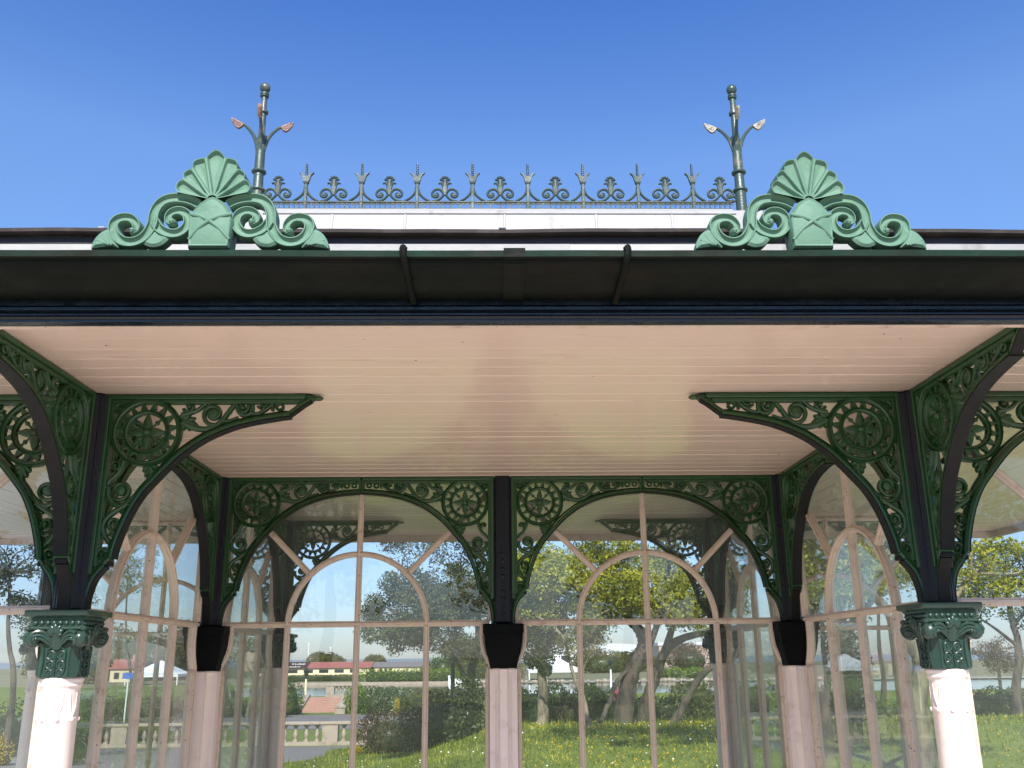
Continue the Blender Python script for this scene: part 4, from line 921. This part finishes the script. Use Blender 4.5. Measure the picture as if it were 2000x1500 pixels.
bs(835,26.5,(.9,.8,.98),'purplish brown dark bush between brown bush and evergreen','shrub','lf_purple',n=2000,size=.085)
bs(870,25.5,(.8,.8,1.15),'taller dark bush against the evergreen trunk','shrub','lf_purple',n=2000,size=.085)
bs(697,27,(.2,.2,.22),'small yellow flowering shrub by the path edge','shrub','lf_gorse',n=400,size=.05,k=4)
bs(775,54,(.17,.17,.85),'single upright shrub with a yellow blossom head','shrub','lf_gorse',n=260,size=.08,k=4)
bs(694,58.5,(.75,.7,1.5),'yellow green bush right of the brick steps','shrub','lf_bright',n=900,size=.13)
bs(738,56,(1.2,1.0,1.35),'rounded green bush between the steps and the white flecked bush','shrub','lf_mid',n=1300,size=.13)
bs(775,55.5,(1.3,1.0,1.35),'rounded bush with white flowers above the lower path','shrub','lf_white',n=1300,size=.13)
bs(835,55,(1.5,1.2,1.2),'olive bush right of the white flowering bush','shrub','lf_olive',n=1300,size=.13)
bs(905,54,(1.6,1.2,1.4),'olive scrub below the lake behind the evergreen','shrub','lf_olive',n=1300,size=.13)
bs(562,57.3,(.95,.8,1.75),'dark green bush left of the brick steps','shrub','lf_mid',n=1500,size=.13)
bs(540,54,(.8,.7,.9),'olive bush in front of the dark one by the steps','shrub','lf_olive',n=1100,size=.12)
bs(440,55,(2.4,1.2,1.1),'broad olive bush left behind the balustrade','shrub','lf_olive',n=1600,size=.13)
bs(300,56,(2.6,1.2,1.0),'broad brownish bush left behind the balustrade','shrub','lf_brown',n=1600,size=.13)
bs(180,52,(2.2,1.2,1.2),'mid green bush at the far left behind the balustrade','shrub','lf_mid',n=1600,size=.13)
bs(10,28,(.9,.8,1.3),'mid green bush left of the front left column','shrub','lf_mid',n=1700,size=.08)
bs(8,24,(.32,.3,.62),'yellow flowering bush left of the front left column','shrub','lf_gorse',n=700,size=.06,k=5)
bs(140,24,(.7,.6,.75),'spiky dark plant right of the front left column','shrub','lf_dark',n=1300,size=.08)
bs(1112,21.5,(.28,.25,.55),'small rusty leaved shrub between the two pale trunks','shrub','lf_brown',n=500,size=.06,k=5)
bs(1360,108,(1.4,1,1.1),'yellow bush on the far shore seen under the right branch','shrub','lf_bright',n=500,size=.2,k=6)
bs(1325,112,(1.1,1,1.0),'bright bush on the far shore left of the yellow one','shrub','lf_bright',n=500,size=.2,k=6)
bs(1300,114,(.9,1,.9),'olive bush on the far shore left of the bright ones','shrub','lf_olive',n=500,size=.2,k=6)
bs(1675,24,(.75,.6,.62),'pale flowering shrub on the right lawn','shrub','lf_white',n=1100,size=.07)
bs(1735,26,(.5,.5,.42),'lime green shrub on the right lawn','shrub','lf_bright',n=700,size=.07)
bs(1600,22,(.5,.5,.7),'reddish brown shrub near the right side screen','shrub','lf_brown',n=700,size=.07)
bs(865,130,(2.2,1.6,2.4),'dark round tree like bush by the grey roof','shrub','lf_mid',n=600,size=.3)
for px,d,r,lab in ((640,190,(3.0,2,3.1),'round bush showing above the red roof'),(615,215,(2.6,2,3.6),'leftmost bush above the red roofed building'),(728,200,(2.6,2,2.9),'bush above the grey roof'),(905,170,(7,3,2.7),'long olive thicket at the far right of the shore'),(950,200,(8,3,3.0),'higher olive thicket behind the long one'),(1180,150,(5,3,3.2),'round green thicket on the far shore behind the big tree'),(1235,160,(5,3,2.8),'green thicket on the far shore left of the tan hall'),(1355,170,(4.5,3,4.0),'brown thicket in front of the tan hall')):
    bs(px,d,r,lab,'shrub','lf_brown' if 'brown' in lab else 'lf_olive',n=2600,size=.36,k=9)
for px,d,r,lab in ((205,128,(5.5,3,6.0),'tall olive thicket behind the distant red roofed house'),(285,126,(5,3,5.2),'olive thicket rising behind the pale blue grey marquee'),(360,130,(5.5,3,6.4),'higher olive thicket right of the pale blue grey marquee'),(450,134,(6,3,5.0),'olive thicket left of the lettered building'),(120,110,(5,3,5.6),'olive thicket at the far left across the lawn')):
    bs(px,d,r,lab,'shrub','lf_olive',n=3200,size=.38,k=11)
p=at(1206,1330,46); r_=bush('flowering_shrub',(p.x,p.y,hgt(p.x,p.y)),(.40,.35,1.25),'shrub with bright pink blossom beside the big tree trunk','shrub','lf_pink',n=700,size=.10,k=5)

# grass and daisies on the near lawn
b=MB()
def inview(x,y):
    return -7.6<x<13 and (x>edge(y)-.2 or y<16.4)
cnt=0
while cnt<52000:
    d=random.uniform(11,31); px=random.uniform(-60,2060) if random.random()<.45 else random.uniform(540,1440)
    p=at(px,1400,d)
    if p.x<edge(p.y) and p.y>16.4: cnt+=1; continue
    z=hgt(p.x,p.y); a=random.uniform(0,PI); h=random.uniform(.03,.075)*(1.0 if random.random()<.85 or d<15 else 2.3); w_=random.uniform(.006,.013)*(d/14); lx,ly=random.uniform(-.03,.03),random.uniform(-.03,.03)
    o=len(b.v); b.v+=[(p.x-w_*math.cos(a),p.y-w_*math.sin(a),z),(p.x+w_*math.cos(a),p.y+w_*math.sin(a),z),(p.x+lx,p.y+ly,z+h)]; b.f.append((o,o+1,o+2)); cnt+=1
ob('grass',b,'lf_grass',kind='stuff',angle=0,fix=False)
for nm,mt,n,lo,hi in (('daisies','white',170,560,1440),('dandelions','lf_gorse',1300,1020,1450)):
    b=MB()
    for _ in range(n):
        d=lerp(12,24,random.random()**1.7); px=random.uniform(lo,hi) if random.random()<.8 else random.uniform(1560,2000); p=at(px,1450,d)
        if p.x<edge(p.y): continue
        z=hgt(p.x,p.y)+.055; r=random.uniform(.008,.015); o=len(b.v)
        b.v+=[(p.x+r*math.cos(k*PI/3),p.y+r*math.sin(k*PI/3)-.2*r,z+r*.7*math.sin(k*PI/3)) for k in range(6)]; b.f.append(tuple(range(o,o+6)))
    ob(nm,b,mt,kind='stuff',angle=0,fix=False)

# ------------------------------------------------------------------ balustrade, steps
def baluster():
    b=MB(); b.box(-.075,.075,-.075,.075,0,.05,.005); b.lathe([(.055,.05),(.06,.07),(.04,.09),(.055,.14),(.078,.20),(.07,.27),(.04,.36),(.036,.41),(.055,.43),(.045,.45),(.05,.47)],12); b.box(-.075,.075,-.075,.075,.47,.52,.005); return b
BLm=baluster().mesh('baluster','stone',40)
def balustrade(x0,x1,y,label,every=2.05,k=5,scale=1.0,dz=0):
    z=hgt((x0+x1)/2,y)+dz; root=empty('balustrade',((x0+x1)/2,y,z),label,'balustrade','stone balustrades')
    T=Matrix.Translation((0,y,z))
    b=MB(); b.box(x0,x1,-.19,.19,-.15,.115,.012); ob('base',b,'stone',root,T)
    b=MB(); b.box(x0-.05,x1+.05,-.20,.20,.638,.745,.03); ob('coping',b,'stone',root,T)
    x=x0+.3; i=0
    while x<x1:
        b=MB(); b.box(x-.26,x+.26,-.165,.165,.112,.64,.008); ob('pier',b,'stone',root,T)
        for j in range(k):
            xx=x+.26+(j+.5)*(every-.52)/k
            if xx<x1-.1: ob('baluster',BLm,None,root,Matrix.Translation((xx,y,z+.116)))
        x+=every; i+=1
balustrade(-19.5,-3.4,29.93,'pale stone balustrade running beside the garden path',2.3,5)
balustrade(-10.9,-7.6,61.2,'small distant stone balustrade above the brick steps',1.6,4)
bst=gp(622,1392,60); n=9
root=empty('brick_steps',(bst.x,57.0,-3.10),'broad red brick steps climbing between bushes to the lake','steps'); T=Matrix.Translation((bst.x,57.0,-3.10))
for i in range(n):
    b=MB(); b.box(-1.05,1.05,i*.30,n*.30+.25,i*.088+.0005*i,(i+1)*.088,.008); ob('step',b,'brick',root,T)
for s in (-1,1):
    b=MB(); v=[(s*1.06,-.15,-.1),(s*1.06,2.9,-.1),(s*1.06,2.9,.95),(s*1.06,2.5,.95),(s*1.06,-.15,.16)]; v+=[(x+s*.28,y,z) for x,y,z in v]
    b.add(v,[(0,1,2,3,4),(9,8,7,6,5)]+[(i,(i+1)%5,5+(i+1)%5,5+i) for i in range(5)]); ob('side_wall',b,'stone',root,T,angle=20)
for k,px in enumerate((578,665)):
    p=gp(px,1395,58.2); r_=empty('stone_pier',(p.x,p.y,p.z),('pale stone pier with pointed cap left of the brick steps','pale stone pier with pointed cap right of the brick steps')[k],'pier','stone piers by the steps'); T=Matrix.Translation(p)
    b=MB(); sq_stack(b,[(.30,-.1),(.30,.32),(.34,.34),(.34,.42),(.28,.45),(.03,.62)],.06); ob('pier_body',b,'stone',r_,T,angle=25)
b=MB(); b.box(-24,-2,98.2,98.7,-2.75,-2.30,.02); tag(ob('lake_kerb',b,'stone'),'low pale stone edging along the far shore of the lake','wall')
ro=MB()
for i in range(70):
    x=-2+i*.55+random.uniform(-.2,.2); r=random.uniform(.18,.38); ro.ell((x,98.3+random.uniform(-.2,.2),-2.42),r,r*.8,r*.75,6,Matrix.Rotation(random.uniform(0,3),4,'Z'))
ob('shore_rocks',ro,'stone',kind='stuff',angle=20)

# ------------------------------------------------------------------ lamps, tents, buildings
def lamp(px,d,htot,label,polem='cream',wb=True):
    p=gp(px,1345,d); r_=empty('lamp_post',p,label,'lamp post','lamp posts by the lake'); T=Matrix.Translation(p)
    b=MB(); b.lathe([(.11,-.3),(.11,.5),(.085,.55),(.07,htot*.72),(.06,htot*.74)],10); ob('pole',b,polem,r_,T)
    b=MB(); b.lathe([(.03,htot*.735),(.03,htot*.80),(.10,htot*.81),(.19,htot*.93),(.22,htot*.935),(.10,htot*.985),(.03,htot)],8); b.box(-.3,.3,-.02,.02,htot*.755,htot*.772,.004); ob('lantern',b,'black',r_,T)
lamp(597,66.4,2.75,'cream lamp post with a black lantern standing before the red roof')
lamp(885,99.5,2.7,'lamp post with white base beside the white landing stage','white')
lamp(1194,80,3.1,'lamp post seen between the slender tree and big trunk','white')
lamp(1358,92,1.0,'short white post at the water beneath the right branch','white')
for px,d,h,lab in ((602,330,5.2,'thin white mast rising behind the cream lamp post'),(645,320,3.7,'short thin mast right of the taller white one'),(865,330,3.4,'thin mast over the dark bush at the far shore')):
    p=at(px,1285,d); b=MB(); b.tube([(0,0,-2.6),(0,0,h)],[.16,.09],8); b.tube([(-.35,0,h),(.35,0,h)],.09,6); ob('mast',b,'white',None,Matrix.Translation((p.x,p.y,0)),lab,'mast','masts on the horizon')
def tent(px,py,d,wd,h,wall,label,mt):
    p=gp(px,py,d); zt=at(px,py,d).z; r_=empty('marquee',(p.x,p.y,p.z),label,'tent','marquees'); T=Matrix.Translation((p.x,p.y,0)); hw=wd/2; zw=zt-h
    b=MB(); N=9; v=[];f=[]
    for k in range(N):
        t=k/(N-1); s=hw*(1-t)**.82*1.0+.02; z=zw+h*(t**1.5); v+=[(-s,-s,z),(s,-s,z),(s,s,z),(-s,s,z)]
    for k in range(N-1):
        for i in range(4): j=(i+1)%4; f.append((k*4+i,k*4+j,k*4+4+j,k*4+4+i))
    f.append((0,1,2,3)); f.append(tuple(range((N-1)*4,N*4))); b.add(v,f); b.box(-hw,hw,-hw,hw,zw-.3,zw+.01,.01); ob('canopy',b,mt,r_,T,angle=20)
    for sx in (-1,1):
        for sy in (-1,1):
            b=MB(); b.box(sx*hw-.06-.06*sx,sx*hw+.06-.06*sx,sy*hw-.06-.06*sy,sy*hw+.06-.06*sy,p.z-.2,zw-.28,.01); ob('leg',b,'white',r_,T)
tent(1082,1281,110,6.0,1.45,0,'white marquee on the far shore behind the ivy clad tree','canvas')
tent(316,1290,104,5.4,1.35,0,'pale blue grey marquee on the far shore at the left','canvas')
# low building with lettered red roof
p=at(560,1325,160); bx=p.x-11; by=p.y; zb=-2.46
r_=empty('lakeside_building',(bx+14,by,zb),'long low building with red roof, white roof lettering and cream walls','building'); T=Matrix.Translation((bx,by,0))
L=26.6-.0
b=MB(); b.box(0,L-2.2,0,7,zb-.3,-1.35,0); ob('wall',b,'cream',r_,T)
def gable(x0,x1,y0,y1,z0,z1,o=.3):
    b=MB(); ym=(y0+y1)/2; v=[(x0-o,y0-o,z0),(x0-o,ym,z1),(x0-o,y1+o,z0),(x1+o,y0-o,z0),(x1+o,ym,z1),(x1+o,y1+o,z0)]
    b.add(v,[(0,1,2),(5,4,3),(0,3,4,1),(1,4,5,2),(2,5,3,0)]); return b
rf2=ob('roof',gable(0,L-2.2,0,7,-1.36,-.42),'redroof',r_,T,angle=10)
b=MB(); b.box(9.2,11.3,-.34,-.30,0,0,0) if False else None
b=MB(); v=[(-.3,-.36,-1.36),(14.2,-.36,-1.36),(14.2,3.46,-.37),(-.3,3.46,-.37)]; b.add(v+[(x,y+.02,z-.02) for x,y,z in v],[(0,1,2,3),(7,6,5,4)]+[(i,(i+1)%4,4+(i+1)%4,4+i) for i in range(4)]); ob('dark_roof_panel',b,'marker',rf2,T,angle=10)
for i in range(9):
    x=1.2+i*2.5; b=MB(); b.box(x,x+1.5,-.05,.02,zb+.35,-1.62,.01); wn=ob('window',b,'darkglass',r_,T)
def letters(txt,x,y,z,size,tilt,parent,T):
    cu=bpy.data.curves.new('lettering','FONT'); cu.body=txt; cu.size=size; cu.extrude=.01; cu.offset=.012; cu.materials.append(M['white'])
    o=bpy.data.objects.new('lettering',cu); me=None
    COL.objects.link(o); dg=bpy.context.evaluated_depsgraph_get(); me=bpy.data.meshes.new_from_object(o.evaluated_get(dg)); COL.objects.unlink(o); bpy.data.objects.remove(o)
    ob('lettering',me,None,parent,T@Matrix.Translation((x,y,z))@Matrix.Rotation(R(tilt),4,'X'),angle=0)
tl=math.degrees(math.atan2(.94,3.8))
letters('TURE',11.2,1.70,-.80,.95,tl,rf2,T)
letters('WAY',10.9,.05,-1.22,.95,tl,rf2,T)
r_=empty('grey_roofed_building',(bx+L+2.6,by+1,zb),'low cream building with grey slate roof beside the red roofed one','building'); T=Matrix.Translation((bx+L-1.6,by+1,0))
b=MB(); b.box(0,7.6,0,6,zb-.3,-1.3,0); ob('wall',b,'cream',r_,T); ob('roof',gable(0,7.6,0,6,-1.31,-.50),'greyroof',r_,T,angle=10)
for x in (.9,1.7,2.5): b=MB(); b.box(x,x+.5,-.05,.02,zb+.3,-1.55,.01); ob('window',b,'darkglass',r_,T)
# white landing stage
p=gp(900,1335,100); b=MB(); b.box(-1.3,1.6,-.6,.6,-2.7,-2.05,.05); b.box(-1.3,-1.1,-.5,.5,-2.06,-1.7,.04); tag(ob('landing_stage',b,'white',None,Matrix.Translation((p.x,97.6,0))),'low white landing stage on the far shore by the evergreen trunk','landing stage')
# long pale hall and arched hall far right, tan hall
p=at(1165,1276,300); r_=empty('long_hall',(p.x,p.y,-2.6),'long white hall with pale flat roof far across the lake','building'); T=Matrix.Translation((p.x,p.y,0))
b=MB(); b.box(-14,15,0,10,-2.9,p.z+.3,0); ob('wall',b,'white',r_,T); b=MB(); b.box(-14.4,15.4,-.4,10.4,p.z+.31,p.z+1.3,.02); ob('roof',b,'paleroof',r_,T)
for x in (-11,-6,-1,4,9): b=MB(); b.box(x,x+2.2,-.06,.02,-2,p.z-.6,.01); ob('window',b,'darkglass',r_,T)
p=at(1205,1268,420); r_=empty('arched_hall',(p.x,p.y,-2.8),'pale hall with a shallow arched roof on the horizon','building'); T=Matrix.Translation((p.x,p.y,0))
b=MB(); po=[(-14,-3),(-14,2.6)]+[(14*math.cos(PI*(1-i/16)),2.6+2.8*math.sin(PI*i/16)) for i in range(1,16)]+[(14,2.6),(14,-3)]; b.prism(po,lambda u,v,w_:(u,w_,v),0,12); ob('arched_body',b,'paleroof',r_,T,angle=25)
b=MB(); b.box(-14.6,14.6,-.5,-.02,1.6,2.5,.02); ob('eaves_band',b,'white',r_,T)
p=at(1350,1268,240); r_=empty('tan_hall',(p.x,p.y,-2.6),'tan sided hall with pale roof edge behind the right branch','building'); T=Matrix.Translation((p.x,p.y,0))
b=MB(); b.box(-8,9,0,12,-2.9,p.z+.9,0); ob('wall',b,'tan',r_,T); b=MB(); b.box(-8.3,9.3,-.3,12.3,p.z+.91,p.z+1.7,.02); ob('roof',b,'paleroof',r_,T)
p=at(243,1282,118); r_=empty('red_roofed_house',(p.x,p.y,-2.5),'distant house with steep red roof and chimney at the left','house'); T=Matrix.Translation((p.x,p.y,0))
b=MB(); b.box(-1.5,1.5,0,3,-2.9,-.9,0); ob('wall',b,'cream',r_,T); rr_=ob('roof',gable(-1.5,1.5,0,3,-.91,.25,.2),'redroof',r_,T,angle=10); b=MB(); b.box(.6,.95,1.2,1.55,-.3,.75,.02); ob('chimney',b,'brick',rr_,T)
for x in (-1.0,.35): b=MB(); b.box(x,x+.6,-.06,.02,-2.0,-1.3,.01); ob('window',b,'darkglass',r_,T)
p=gp(243,1400,42); r_=empty('direction_sign',p,'small blue sign on a thin white pole at the left','sign'); T=Matrix.Translation(p)
zs=at(243,1320,42).z-p.z
b=MB(); b.lathe([(.032,-.2),(.032,zs+.12)],8); ob('pole',b,'white',r_,T); b=MB(); b.box(-.24,.26,-.05,-.034,zs-.12,zs+.12,.004); ob('sign_plate',b,'blue',r_,T)
